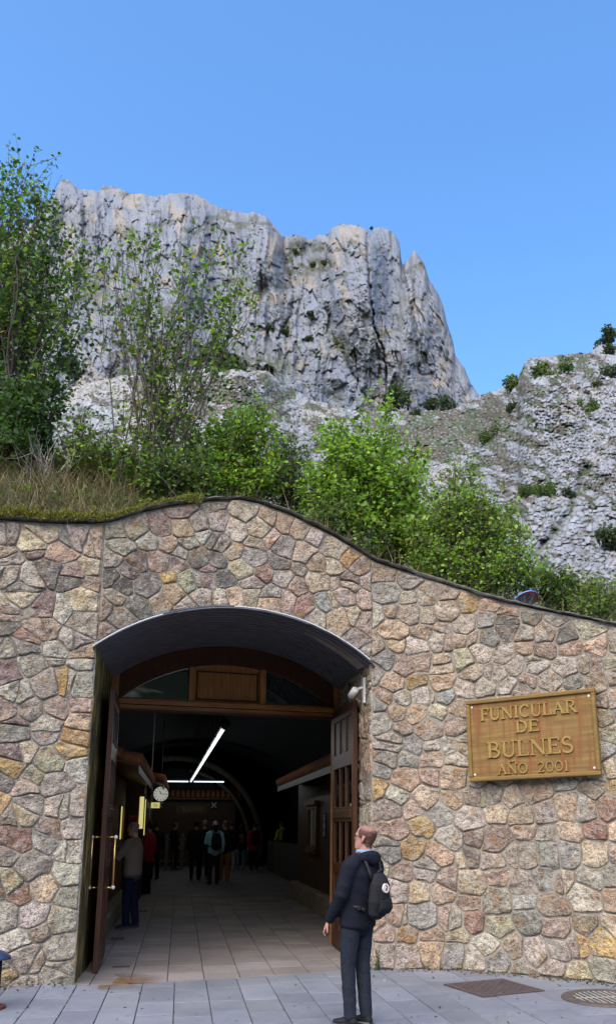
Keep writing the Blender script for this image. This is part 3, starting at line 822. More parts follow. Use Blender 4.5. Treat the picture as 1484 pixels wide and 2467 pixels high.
# left jamb: damp mossy plaster
_mj, _ntj, _bj = mat_new('mossy_plaster', 0.9, 0.1)
_nj = noise(_ntj, coords(_ntj, 'world', (1, 1, 0.35)), 7, 5, 0.65)
_ntj.links.new(ramp(_ntj, _nj, [(0.3, (0.022, 0.02, 0.015)), (0.5, (0.11, 0.085, 0.035)), (0.7, (0.42, 0.30, 0.09))]), _bj.inputs['Base Color'])
bump(_ntj, _bj, _nj, 0.6, 0.02)
p0, p1 = Vector((*L_, 0)), Vector((L_[0] + AX.x * REV, L_[1] + AX.y * REV, 0))
_n3 = Vector((BX.x, BX.y, 0))
V = []
for p in (p0 + Vector((0, 0.02, 0)), p1):
    for z in (-0.3, 3.72): V += [(p.x, p.y, z), (p.x - 0.3 * BX.x, p.y - 0.3 * BX.y, z)]
me_obj('plaster_reveal', V, [(0, 2, 6, 4), (0, 1, 3, 2), (4, 6, 7, 5), (2, 3, 7, 6), (1, 5, 7, 3), (0, 4, 5, 1)], _mj, W_LEFT)
# ------------------------------------------------------------------ ground, pavement and floor tiles
M_PAVE = mat_paving('grey_paving', (0.165, 0.18, 0.21), (0.22, 0.232, 0.255))
M_TILE = mat_paving('beige_floor_tile', (0.22, 0.193, 0.180), (0.275, 0.247, 0.235))
M_JOINT = simple('joint_sand', (0.10, 0.09, 0.08), 0.95, 0.5, 20, 0.05, 0.4, kind='world')
tag(me_obj('ground', [(-900, -160, -0.04), (900, -160, -0.04), (900, 420, -0.04), (-900, 420, -0.04)], [(0, 1, 2, 3)], M_JOINT), kind='structure')
pave = tag(me_obj('pavement', [(-9, 3, -0.02), (8, 3, -0.02), (8, 10.9, -0.02), (-9, 10.9, -0.02)], [(0, 1, 2, 3)], M_JOINT), kind='structure')
tfloor = tag(me_obj('floor', [tuple(tun(-0.4, -4.6, -0.016)), tuple(tun(-0.4, 4.6, -0.016)), tuple(tun(36, 4.6, -0.016)), tuple(tun(36, -4.6, -0.016))], [(0, 1, 2, 3)], M_JOINT), kind='structure')

def lift(X, Y):       # the paving rises a little to the foot of the left wall
    return 0.085 * math.exp(-((X + 3.42) / 0.42) ** 2 - ((Y - 9.6) / 0.75) ** 2) if X < -2.7 else 0.0
def prism(name, poly, mat, parent, z, shade, cham=0.006):
    cx = sum(p[0] for p in poly) / len(poly); cy = sum(p[1] for p in poly) / len(poly); n = len(poly)
    V = []
    for ins, dz in ((0, -0.05), (0, -0.004), (cham, 0)):
        for x, y in poly:
            r = math.hypot(x - cx, y - cy); k = max(0.2, 1 - ins / max(r, 1e-6))
            X, Y = cx + (x - cx) * k, cy + (y - cy) * k
            V.append((X, Y, z + dz + lift(X, Y)))
    F = [tuple(2 * n + i for i in range(n))]
    for r in range(2):
        for i in range(n): F.append((r * n + i, r * n + (i + 1) % n, (r + 1) * n + (i + 1) % n, (r + 1) * n + i))
    return me_obj(name, V, F, mat, parent, False, np.tile(np.array(shade), (len(V), 1)))

def ab(p): q = Vector((p[0], p[1])) - OC; return q.dot(AX), q.dot(BX)
nE = Vector((-E_.y, E_.x)); cE = nE.x * L_[0] + nE.y * L_[1]           # facade line: inside is n.p > c
rg = random.Random(21)
def slab_field(name, mat, parent, a0, a1, b0, b1, wfun, lmin, lmax, clips, gap, keep, tint):
    b = b0; cnt = 0
    while b < b1:
        w = wfun(b); a = a0 - rg.uniform(0, lmax)
        while a < a1:
            l = rg.uniform(lmin, lmax)
            q = [(a + gap, b + gap), (a + gap, b + w - gap), (a + l - gap, b + w - gap), (a + l - gap, b + gap)]
            poly = [tuple((OC + AX * u + BX * v2)) for u, v2 in q]
            for n, c in clips: 
                if len(poly) > 2: poly = clip_poly(poly, n, c)
            if len(poly) > 2 and keep(a + l / 2, b + w / 2):
                ar = 0.5 * abs(sum(poly[k][0] * poly[(k + 1) % len(poly)][1] - poly[(k + 1) % len(poly)][0] * poly[k][1] for k in range(len(poly))))
                if ar > 0.006:
                    g = rg.uniform(0.84, 1.14)
                    prism(name, poly[::-1], mat, parent, rg.uniform(-0.0025, 0.0025), tint(g), 0.007); cnt += 1
            a += l
        b += w
    return cnt
def seen_out(a, b):
    p = tun(a, b); px, py = project(p.x, p.y, 0)
    if not (-80 < px < 1570 and 2300 < py < 2560): return False
    return p.y < wall_xy_top(p.x)[0] + 0.45
c1 = slab_field('paving_slab', M_PAVE, pave, -4.2, 1.4, -3.3, 5.2, lambda b: 0.335 if b < 1.9 else 0.46, 0.45, 0.85, [((nE.x, nE.y), cE + 0.02)], 0.004, seen_out,
                lambda g: (g, g * rg.uniform(0.98, 1.01), g * rg.uniform(0.97, 1.03)))
c2 = slab_field('floor_tile', M_TILE, tfloor, 0, 13.5, -2.3, 2.5, lambda b: 0.4, 0.46, 0.56, [((-nE.x, -nE.y), -(cE + 0.028))], 0.004,
                lambda a, b: True if a < 12.6 else False, lambda g: (g, g * rg.uniform(0.97, 1.01), g * rg.uniform(0.94, 1.02)))
print('slabs', c1, c2)
# beyond the tiles one can tell apart the floor goes on as a plain sheet
p = [tun(12.3, -4.6, -0.009), tun(12.3, 4.6, -0.009), tun(36, 4.6, -0.009), tun(36, -4.6, -0.009)]
me_obj('far_floor', [tuple(q) for q in p], [(0, 1, 2, 3)], M_TILE, tfloor, False, np.ones((4, 3)) * 0.95)
p = [tun(-0.3, -4.6, -0.008), tun(-0.3, -2.25, -0.008), tun(13.3, -2.25, -0.008), tun(13.3, -4.6, -0.008)]
# dirt swept against the left jamb
_md, _nd, _bd = mat_new('earth_dirt', 0.95, 0.05)
_f = noise(_nd, coords(_nd, 'world'), 4.5, 5, 0.65)
_bd.inputs['Base Color'].default_value = (0.20, 0.115, 0.05, 1)
_tr = N(_nd, 'ShaderNodeBsdfTransparent'); _mx = N(_nd, 'ShaderNodeMixShader')
_tc = N(_nd, 'ShaderNodeTexCoord'); _ln = N(_nd, 'ShaderNodeVectorMath', operation='LENGTH'); _nd.links.new(_tc.outputs['Object'], _ln.inputs[0])
_mr = N(_nd, 'ShaderNodeMapRange'); _mr.inputs['From Min'].default_value = 0.12; _mr.inputs['From Max'].default_value = 0.62; _mr.inputs['To Min'].default_value = 1.05; _mr.inputs['To Max'].default_value = 0.0
_nd.links.new(_ln.outputs['Value'], _mr.inputs['Value'])
_mu = N(_nd, 'ShaderNodeMath', operation='MULTIPLY'); _nd.links.new(_mr.outputs[0], _mu.inputs[0]); _nd.links.new(ramp(_nd, _f, [(0.35, 0.15), (0.62, 1.0)]), _mu.inputs[1])
_nd.links.new(_mu.outputs[0], _mx.inputs[0]); _nd.links.new(_tr.outputs[0], _mx.inputs[1]); _nd.links.new(_bd.outputs[0], _mx.inputs[2])
_nd.links.new(_mx.outputs[0], _nd.nodes['Material Output'].inputs['Surface'])
_g = ground(235, 2368)
_q = me_obj('dirt', [(-0.65, -0.5, 0), (0.65, -0.5, 0), (0.65, 0.5, 0), (-0.65, 0.5, 0)], [(0, 1, 2, 3)], _md)
_q.location = (_g[0] + 0.1, _g[1] + 0.05, 0.007); _q.rotation_euler = (0, 0, 0.3); tag(_q, kind='stuff')

# square cover plate with raised treads
ca = Vector((1.38, 9.48)); u = Vector((0.65, 0.31)).normalized(); wv = Vector((-u.y, u.x)); S2 = 0.355
mh = empty('manhole_cover', (ca.x, ca.y, 0.004), math.atan2(u.y, u.x)); tag(mh, 'square brown iron cover plate with tread pattern set in the pavement', 'manhole cover')
MB().box((0, 0, 0.003), (0.70, 0.70, 0.012)).build('plate', M_IRON, mh, bevel=0.003)
m = MB()
for sx, sy, dx, dy in ((0, 0.365, 0.75, 0.022), (0, -0.365, 0.75, 0.022), (0.365, 0, 0.022, 0.70), (-0.365, 0, 0.022, 0.70)): m.box((sx, sy, 0.002), (dx, dy, 0.016))
m.build('rim', M_IRON, mh)
m = MB()
for i in range(15):
    for j in range(15):
        x, y = -0.315 + i * 0.045, -0.315 + j * 0.045
        a = 0.78 if (i + j) % 2 else -0.78
        m.box((0, 0, 0), (0.036, 0.014, 0.008), Matrix.Translation((x, y, 0.0125)) @ Matrix.Rotation(a, 4, 'Z'))
tag(m.build('tread', M_IRON, mh), kind='stuff')
# round drain
dc = Vector((2.40, 8.92))
dr = empty('drain_grate', (dc.x, dc.y, 0.004), 0.15); tag(dr, 'round iron drain grate with pale bars set in the pavement', 'drain grate')
m = MB(); n = 48; V = []; F = []
for r, z in ((0.43, 0.0), (0.42, 0.014), (0.315, 0.014), (0.31, 0.002)):
    for k in range(n): an = 2 * math.pi * k / n; V.append((r * math.cos(an), r * math.sin(an), z))
for r in range(3):
    for k in range(n): F.append((r * n + k, r * n + (k + 1) % n, (r + 1) * n + (k + 1) % n, (r + 1) * n + k))
m.add(V, F).build('ring', M_IRON, dr)
m = MB(); m.add([(0.312 * math.cos(2 * math.pi * k / n), 0.312 * math.sin(2 * math.pi * k / n), 0.0035) for k in range(n)], [tuple(range(n))]).build('pit_shade', M_BLACK, dr)  # flat black disc stands in for the dark hole under the bars
M_BAR = simple('worn_steel', (0.42, 0.40, 0.37), 0.45, 0.25, 20, 0.5, 0.1, metal=0.3)
for i in range(11):
    x = -0.275 + i * 0.055; l = 2 * math.sqrt(0.312**2 - x * x)
    MB().box((x, 0, 0.009), (0.016, l, 0.010)).build('bar', M_BAR, dr)
MB().box((0, 0, 0.0125), (0.61, 0.02, 0.006)).build('cross_bar', M_BAR, dr)

# thin post with a dark dome, cut by the left edge of the view
g = ground(-22, 2432)
bp = empty('ashtray_post', (g[0], g[1], 0)); tag(bp, 'thin black post with a dark blue domed cap beside the left wall', 'ashtray post')
_Y = g[1]; ztop = at_depth(-22, 2288, _Y)[2]
V = []; F = []; n = 28; prof = [(0.002, ztop), (0.05, ztop - 0.006), (0.10, ztop - 0.026), (0.14, ztop - 0.062), (0.148, ztop - 0.085), (0.10, ztop - 0.092), (0.02, ztop - 0.094)]
for r, z in prof:
    for k in range(n): V.append((r * math.cos(2 * math.pi * k / n), r * math.sin(2 * math.pi * k / n), z))
for i in range(len(prof) - 1):
    for k in range(n): F.append((i * n + k, i * n + (k + 1) % n, (i + 1) * n + (k + 1) % n, (i + 1) * n + k))
me_obj('dome', V, F, simple('blue_plastic', (0.03, 0.045, 0.10), 0.35, 0.2, 8, 0.5, 0), bp, True)
MB().tube([(0, 0, 0.02), (0, 0, ztop - 0.09)], 0.07, 16).build('pole', M_BLACK, bp, True)
MB().tube([(0, 0, 0.002), (0, 0, 0.03), (0, 0, 0.034)], [0.135, 0.13, 0.07], 24).build('base', simple('red_brown_iron', (0.09, 0.03, 0.022), 0.6), bp)
# ------------------------------------------------------------------ curved metal canopy over the doorway
def arcp(s, z, dep):       # s along the facade, dep along the tunnel axis
    return (L_[0] + E_.x * s + AX.x * dep, L_[1] + E_.y * s + AX.y * dep, z)
can = empty('canopy', (0, 0, 0)); tag(can, 'dark grey ribbed metal canopy curving over the doorway', 'canopy')
TH0 = math.acos(min(1, (ARC_S + 0.055) / (ARC_R)))
def can_sheet(d0, d1, u0, u1, rr, name='metal_sheet'):
    V = []; F = []; na = 30; prof = []; d = d0                   # flat ribs with a narrow deep channel between them
    while d < d1 - 0.05:
        prof += [(d, 0.0), (d + 0.04, -0.006), (d + 0.078, 0.0), (d + 0.084, 0.055), (d + 0.124, 0.055), (d + 0.129, 0.0)]; d += 0.13
    nd = len(prof) - 1
    for d, w in prof:
        for k in range(na + 1):
            th = math.pi - TH0 - (math.pi - 2 * TH0) * (u0 + (u1 - u0) * k / na); r = ARC_R - 0.028 + rr + w
            V.append(arcp(ARC_S + r * math.cos(th), ARC_Z + r * math.sin(th), d))
    for i in range(nd):
        for k in range(na): F.append((i * (na + 1) + k, (i + 1) * (na + 1) + k, (i + 1) * (na + 1) + k + 1, i * (na + 1) + k + 1))
    return me_obj(name, V, F, M_CANOPY, can, False)
can_sheet(-0.10, 2.2, 0.0, 0.285, 0.004); can_sheet(-0.10, 2.2, 0.28, 0.73, -0.004); can_sheet(-0.085, 2.2, 0.725, 1.0, 0.005)
def arc_trim(name, mat, u0, u1, r, d, w, h):
    V = []; F = []; na = 40
    for k in range(na + 1):
        th = math.pi - TH0 - (math.pi - 2 * TH0) * (u0 + (u1 - u0) * k / na)
        for dr, dd in ((0, 0), (h, 0), (h, w), (0, w)): V.append(arcp(ARC_S + (r + dr) * math.cos(th), ARC_Z + (r + dr) * math.sin(th), d + dd))
    for k in range(na):
        for j in range(4): F.append((k * 4 + j, k * 4 + 4 + j, k * 4 + 4 + (j + 1) % 4, k * 4 + (j + 1) % 4))
    F += [(3, 2, 1, 0), tuple(na * 4 + j for j in range(4))]
    return me_obj(name, V, F, mat, can, False)
arc_trim('edge_trim', M_WHITE, 0.005, 0.24, ARC_R - 0.016, -0.115, 0.03, 0.010)
arc_trim('edge_trim', M_WHITE, 0.47, 0.97, ARC_R - 0.016, -0.115, 0.03, 0.010)
arc_trim('edge_trim', M_CANOPY, 0.2, 0.47, ARC_R - 0.012, -0.11, 0.03, 0.012)

# ------------------------------------------------------------------ wooden door frame with glazed arched transom
FD = 2.22
nF = nE
def frame_hit(px, py, dep=FD):
    r = ray(px, py); c = cE + dep * (nE.x * AX.x + nE.y * AX.y)
    t = c / (nE.x * r[0] + nE.y * r[1]); X, Y, Z = r[0] * t, r[1] * t, EYE + r[2] * t
    o = arcp(0, 0, dep); return ((X - o[0]) * E_.x + (Y - o[1]) * E_.y, Z)
df = empty('door_frame', arcp(0, 0, FD), math.atan2(E_.y, E_.x)); tag(df, 'brown wooden door frame with arched glazed transom and carved middle panel', 'door frame')
# local x = along facade, y = inwards, z up
def fbox(name, mat, x0, x1, z0, z1, y0, y1, parent=df, bevel=0.006):
    return MB().box(((x0 + x1) / 2, (y0 + y1) / 2, (z0 + z1) / 2), (x1 - x0, y1 - y0, z1 - z0)).build(name, mat, parent, bevel=bevel)
zT0 = frame_hit(540, 1722)[1]; zT1 = frame_hit(540, 1693)[1]
sPL = frame_hit(456, 1640)[0]; sPR = frame_hit(641, 1640)[0]
def farc(s, r): return ARC_Z + math.sqrt(max(0.0, r * r - (s - ARC_S) ** 2))
def arch_band(name, mat, r0, r1, y0, y1, s0, s1):
    V = []; F = []; n = 48
    for k in range(n + 1):
        s = s0 + (s1 - s0) * k / n
        for r, y in ((r0, y0), (r1, y0), (r1, y1), (r0, y1)): V.append((s, y, farc(s, r)))
    for k in range(n):
        for j in range(4): F.append((k * 4 + j, k * 4 + 4 + j, k * 4 + 4 + (j + 1) % 4, k * 4 + (j + 1) % 4))
    F += [(3, 2, 1, 0), tuple(n * 4 + j for j in range(4))]
    return me_obj(name, V, F, mat, df)
sL0, sR0 = 0.0, FW
rG = ARC_R - 0.30
arch_band('arch_head', M_DOOR, ARC_R - 0.235, ARC_R + 0.02, 0.0, 0.14, sL0, sR0)
arch_band('inner_arch_trim', M_DOOR, rG, ARC_R - 0.22, -0.012, 0.12, 0.10, FW - 0.10)
fbox('post', M_TRANS, 0.0, 0.10, 0, 3.86, -0.006, 0.13); fbox('post', M_TRANS, FW - 0.10, FW, 0, 3.86, -0.006, 0.13)
zm = zT0 + (zT1 - zT0) * 0.52
fbox('rail', M_TRANSX, 0.103, FW - 0.103, zm + 0.004, zT1, -0.05, 0.12, bevel=0.012)
fbox('rail', M_TRANSX, 0.103, FW - 0.103, zT0 + 0.025, zm - 0.004, -0.03, 0.12, bevel=0.008)
fbox('rail', M_DOOR, 0.103, FW - 0.103, zT0, zT0 + 0.022, -0.055, 0.12, bevel=0.004)
w = 0.085
for a, b in ((sPL, sPL + w), (sPR - w, sPR)): fbox('stile', M_TRANS, a, b, zT1 + 0.002, farc((a + b) / 2, rG) + 0.005, -0.02, 0.10)
V = []; a, b = sPL + w + 0.003, sPR - w - 0.003; n = 16
pts = [(a, zT1 + 0.004)] + [(b, zT1 + 0.004)] + [(b + (a - b) * k / n, farc(b + (a - b) * k / n, rG) - 0.004) for k in range(n + 1)]
me_obj('panel', [(x, 0.03, z) for x, z in pts] + [(x, 0.07, z) for x, z in pts], [tuple(range(len(pts)))[::1], tuple(range(2 * len(pts) - 1, len(pts) - 1, -1))] + [(i, i + len(pts), (i + 1) % len(pts) + len(pts), (i + 1) % len(pts)) for i in range(len(pts))], M_TRANS, df)
m = MB()
for x0, x1, z0, z1 in ((a + 0.02, a + 0.045, zT1 + 0.03, farc(a, rG) - 0.05), (b - 0.045, b - 0.02, zT1 + 0.03, farc(b, rG) - 0.05), (a + 0.046, b - 0.046, zT1 + 0.03, zT1 + 0.05), (a + 0.046, b - 0.046, farc(a, rG) - 0.07, farc(a, rG) - 0.05)):
    m.box(((x0 + x1) / 2, 0.024, (z0 + z1) / 2), (x1 - x0, 0.018, z1 - z0))
m.build('moulding', M_DOOR, df, bevel=0.004)
_mg = bpy.data.materials.new('window_glass'); _mg.use_nodes = True; _ntg = _mg.node_tree; _ntg.nodes.remove(_ntg.nodes['Principled BSDF'])
_gl = N(_ntg, 'ShaderNodeBsdfGlossy'); _gl.inputs['Roughness'].default_value = 0.01; _gl.inputs['Color'].default_value = (0.9, 0.93, 0.95, 1)
_tp = N(_ntg, 'ShaderNodeBsdfTransparent'); _tp.inputs['Color'].default_value = (0.55, 0.6, 0.6, 1)
_fr = N(_ntg, 'ShaderNodeFresnel'); _fr.inputs['IOR'].default_value = 1.9
_ms = N(_ntg, 'ShaderNodeMixShader'); _ntg.links.new(_fr.outputs[0], _ms.inputs[0]); _ntg.links.new(_tp.outputs[0], _ms.inputs[1]); _ntg.links.new(_gl.outputs[0], _ms.inputs[2])
_ntg.links.new(_ms.outputs[0], _ntg.nodes['Material Output'].inputs['Surface'])
M_GLASS = _mg
for a, b in ((0.103, sPL - 0.002), (sPR + 0.002, FW - 0.103)):
    pts = [(a, zT1 + 0.002), (b, zT1 + 0.002)] + [(b + (a - b) * k / n, farc(b + (a - b) * k / n, rG) - 0.003) for k in range(n + 1)]
    k = len(pts)
    me_obj('glass_pane', [(x, 0.05, z) for x, z in pts] + [(x, 0.056, z) for x, z in pts], [tuple(range(k)), tuple(range(2 * k - 1, k - 1, -1))] + [(i, i + k, (i + 1) % k + k, (i + 1) % k) for i in range(k)], M_GLASS, df)
    m = MB()
    m.box(((a + b) / 2, 0.03, zT1 + 0.012), (b - a - 0.004, 0.03, 0.02)).build('glazing_bead', M_TRANSX, df)

# ------------------------------------------------------------------ open door leaves: panels above, glass in the middle, panels below
def leaf(label, hinge, outer, hz, flip):
    h = Vector(hinge); o = Vector(outer); d = o - h; wid = d.length
    e = empty('door_leaf', (h.x, h.y, 0), math.atan2(d.y, d.x)); tag(e, label, 'door', 'pair of open entrance doors')
    T = 0.06; f = flip         # local x from hinge to outer edge
    def bx(name, mat, x0, x1, z0, z1, y0=-T / 2, y1=T / 2, bevel=0.005):
        return MB().box(((x0 + x1) / 2, (y0 + y1) / 2, (z0 + z1) / 2), (x1 - x0, y1 - y0, z1 - z0)).build(name, mat, e, bevel=bevel)
    sw = 0.11; rows = [(0.26, 1.02, 'p'), (1.16, 1.72, 'g'), (1.92, 2.46, 'g'), (2.66, 3.14, 'p')]
    bx('stile', M_DOOR, 0.0, sw, 0.02, hz); bx('stile', M_DOOR, wid - sw, wid, 0.02, hz)
    zs = [0.02] + [z for r in rows for z in r[:2]] + [hz]
    for i in range(0, len(zs), 2): bx('rail', M_DOOR, sw + 0.002, wid - sw - 0.002, zs[i], zs[i + 1])
    cw = (wid - 2 * sw - 0.004 - 2 * 0.05) / 3
    for z0, z1, k in rows:
        for c in range(3):
            x0 = sw + 0.002 + c * (cw + 0.05)
            if c < 2: bx('mullion', M_DOOR, x0 + cw, x0 + cw + 0.05, z0 + 0.002, z1 - 0.002, bevel=0.008)
            if k == 'p': bx('panel', M_DOOR, x0 + 0.001, x0 + cw - 0.001, z0 + 0.001, z1 - 0.001, -0.012, 0.012, 0.004)
            else: bx('glass_pane', M_GLASS, x0 + 0.001, x0 + cw - 0.001, z0 + 0.001, z1 - 0.001, -0.004, 0.004, 0)
    bx('lock_rail', M_DOOR, 0.14, wid - 0.14, 1.765, 1.875, -T / 2 - 0.018, T / 2 + 0.018, 0.006)
    m = MB()
    for k in range(3):
        pass
    hd = MB()
    for sgn in ((-1, 1) if flip > 0 else (1,)):
        y = sgn * (T / 2 + 0.10); x = wid - 0.16
        hd.tube([(x, y, 0.93), (x, y, 1.55)], 0.014, 10)
        for z in (0.95, 1.53): hd.tube([(x, sgn * T / 2, z), (x, y + sgn * 0.01, z)], 0.012, 8)
    hb = hd.build('handle', M_BRASS, e, True)
    for sgn in ((-1, 1) if flip > 0 else (1,)):
        for z in (0.95, 1.53): MB().ball((wid - 0.16, sgn * (T / 2 + 0.105), z), 0.024).build('knob', M_WHITE, hb, True)
    return e
hl = arcp(0.10, 0, FD - 0.06); hr = arcp(FW - 0.09, 0, FD - 0.06)
ol = ground(229, 2350); orr = at_depth(856, 1800, hr[1] - 1.47)
leaf('left door leaf of brown wood standing open with a long brass handle', hl[:2], ol[:2], 3.30, 1)
leaf('right door leaf of dark wood standing open behind the man in navy', hr[:2], orr[:2], 3.30, -1)

# ------------------------------------------------------------------ security camera on the right jamb
M_PLAST = simple('white_plastic', (0.72, 0.71, 0.66), 0.4, 0.05, 5, 0.4, 0)
cp = C_REVR.at(C_REVR.len - 0.32, 3.36, 0.0)
sc_ = empty('security_camera', cp, math.atan2(C_REVR.nrm(1)[1], C_REVR.nrm(1)[0])); tag(sc_, 'white bullet security camera fixed to the right jamb under the canopy', 'security camera')
MB().box((0.03, 0, 0.02), (0.03, 0.10, 0.34)).build('back_plate', M_PLAST, sc_, bevel=0.008)
MB().tube([(0.04, 0, 0.06), (0.10, -0.03, 0.045), (0.13, -0.05, 0.02)], 0.018, 10).build('bracket', M_PLAST, sc_, True)
dv = Vector((0.12, -0.9, -0.30)).normalized(); c0 = Vector((0.15, -0.0, 0.02))
MB().tube([c0 - dv * 0.02, c0 - dv * 0.015, c0 + dv * 0.16, c0 + dv * 0.165], [0.02, 0.045, 0.048, 0.042], 18).build('body', M_PLAST, sc_, True)
MB().tube([c0 + dv * 0.16, c0 + dv * 0.168], 0.031, 18).build('lens', M_BLACK, sc_, False)

# ------------------------------------------------------------------ carved wooden plaque
def rhit(px, py):
    h = C_RIGHT.hit(px, py); return h
cs = [rhit(1127, 1692), rhit(1440, 1660), rhit(1457, 1868), rhit(1137, 1885)]
pc = [Vector(C_RIGHT.at(h[0], h[1], 0.10)) for h in cs]
ctr = (pc[0] + pc[1] + pc[2] + pc[3]) / 4
ex = ((pc[1] - pc[0]) + (pc[2] - pc[3])).normalized(); W_ = ((pc[1] - pc[0]).length + (pc[2] - pc[3]).length) / 2; H_ = ((pc[0] - pc[3]).length + (pc[1] - pc[2]).length) / 2
ezz = Vector((0, 0, 1)); ezz = (ezz - ex * ezz.dot(ex)).normalized(); ey = ezz.cross(ex)
pl = empty('sign', ctr); pl.matrix_world = Matrix(((ex.x, ey.x, ezz.x, ctr.x), (ex.y, ey.y, ezz.y, ctr.y), (ex.z, ey.z, ezz.z, ctr.z), (0, 0, 0, 1)))
tag(pl, 'carved golden wooden plaque with raised lettering fixed to the right wall', 'sign')
MB().box((0, 0.01, 0), (W_ - 0.10, 0.03, H_ - 0.10)).build('board', M_SIGN, pl)
for x, z, dx, dz in ((0, H_ / 2 - 0.025, W_, 0.05), (0, -H_ / 2 + 0.025, W_, 0.05), (-W_ / 2 + 0.025, 0, 0.05, H_ - 0.102), (W_ / 2 - 0.025, 0, 0.05, H_ - 0.102)):
    MB().box((x, 0.0, z), (dx, 0.065, dz)).build('frame', M_SIGNF, pl, bevel=0.012)
m = MB()
for x, z, dx, dz in ((0, H_ / 2 - 0.105, W_ - 0.2, 0.007), (0, -H_ / 2 + 0.105, W_ - 0.2, 0.007), (-W_ / 2 + 0.12, 0, 0.007, H_ - 0.22), (W_ / 2 - 0.12, 0, 0.007, H_ - 0.22)): m.box((x, -0.0055, z), (dx, 0.004, dz))
m.build('border', M_SIGNF, pl)
for sx in (-1, 1):
    for sz in (-1, 1): MB().tube([(sx * (W_ / 2 - 0.075), -0.004, sz * (H_ / 2 - 0.085)), (sx * (W_ / 2 - 0.075), -0.012, sz * (H_ / 2 - 0.085))], 0.013, 10).build('screw', M_WHITE, pl)

# serif letters drawn as strokes: verticals, bars and arcs in a 1-high cell
def _arc(cx, cy, rx, ry, a0, a1, t, n=14):
    return [((cx + (rx - t / 2) * math.cos(math.radians(a0 + (a1 - a0) * k / n)), cy + (ry - t / 2) * math.sin(math.radians(a0 + (a1 - a0) * k / n))),
             (cx + (rx + t / 2) * math.cos(math.radians(a0 + (a1 - a0) * k / n)), cy + (ry + t / 2) * math.sin(math.radians(a0 + (a1 - a0) * k / n)))) for k in range(n + 1)]
TK, TN, SR = 0.15, 0.075, 0.06
def quad(x0, y0, x1, y1, t):
    d = Vector((x1 - x0, y1 - y0)).normalized(); nrm = Vector((-d.y, d.x)) * t / 2
    return [((x0 - nrm.x, y0 - nrm.y), (x0 + nrm.x, y0 + nrm.y)), ((x1 - nrm.x, y1 - nrm.y), (x1 + nrm.x, y1 + nrm.y))]
def ser(x, y, w=0.34): return quad(x - w / 2, y, x + w / 2, y, SR)
def V1(x, t=TK, top=True, bot=True):
    r = [quad(x, 0.02, x, 0.98, t)]
    if top: r.append(ser(x, 0.97))
    if bot: r.append(ser(x, 0.03))
    return r
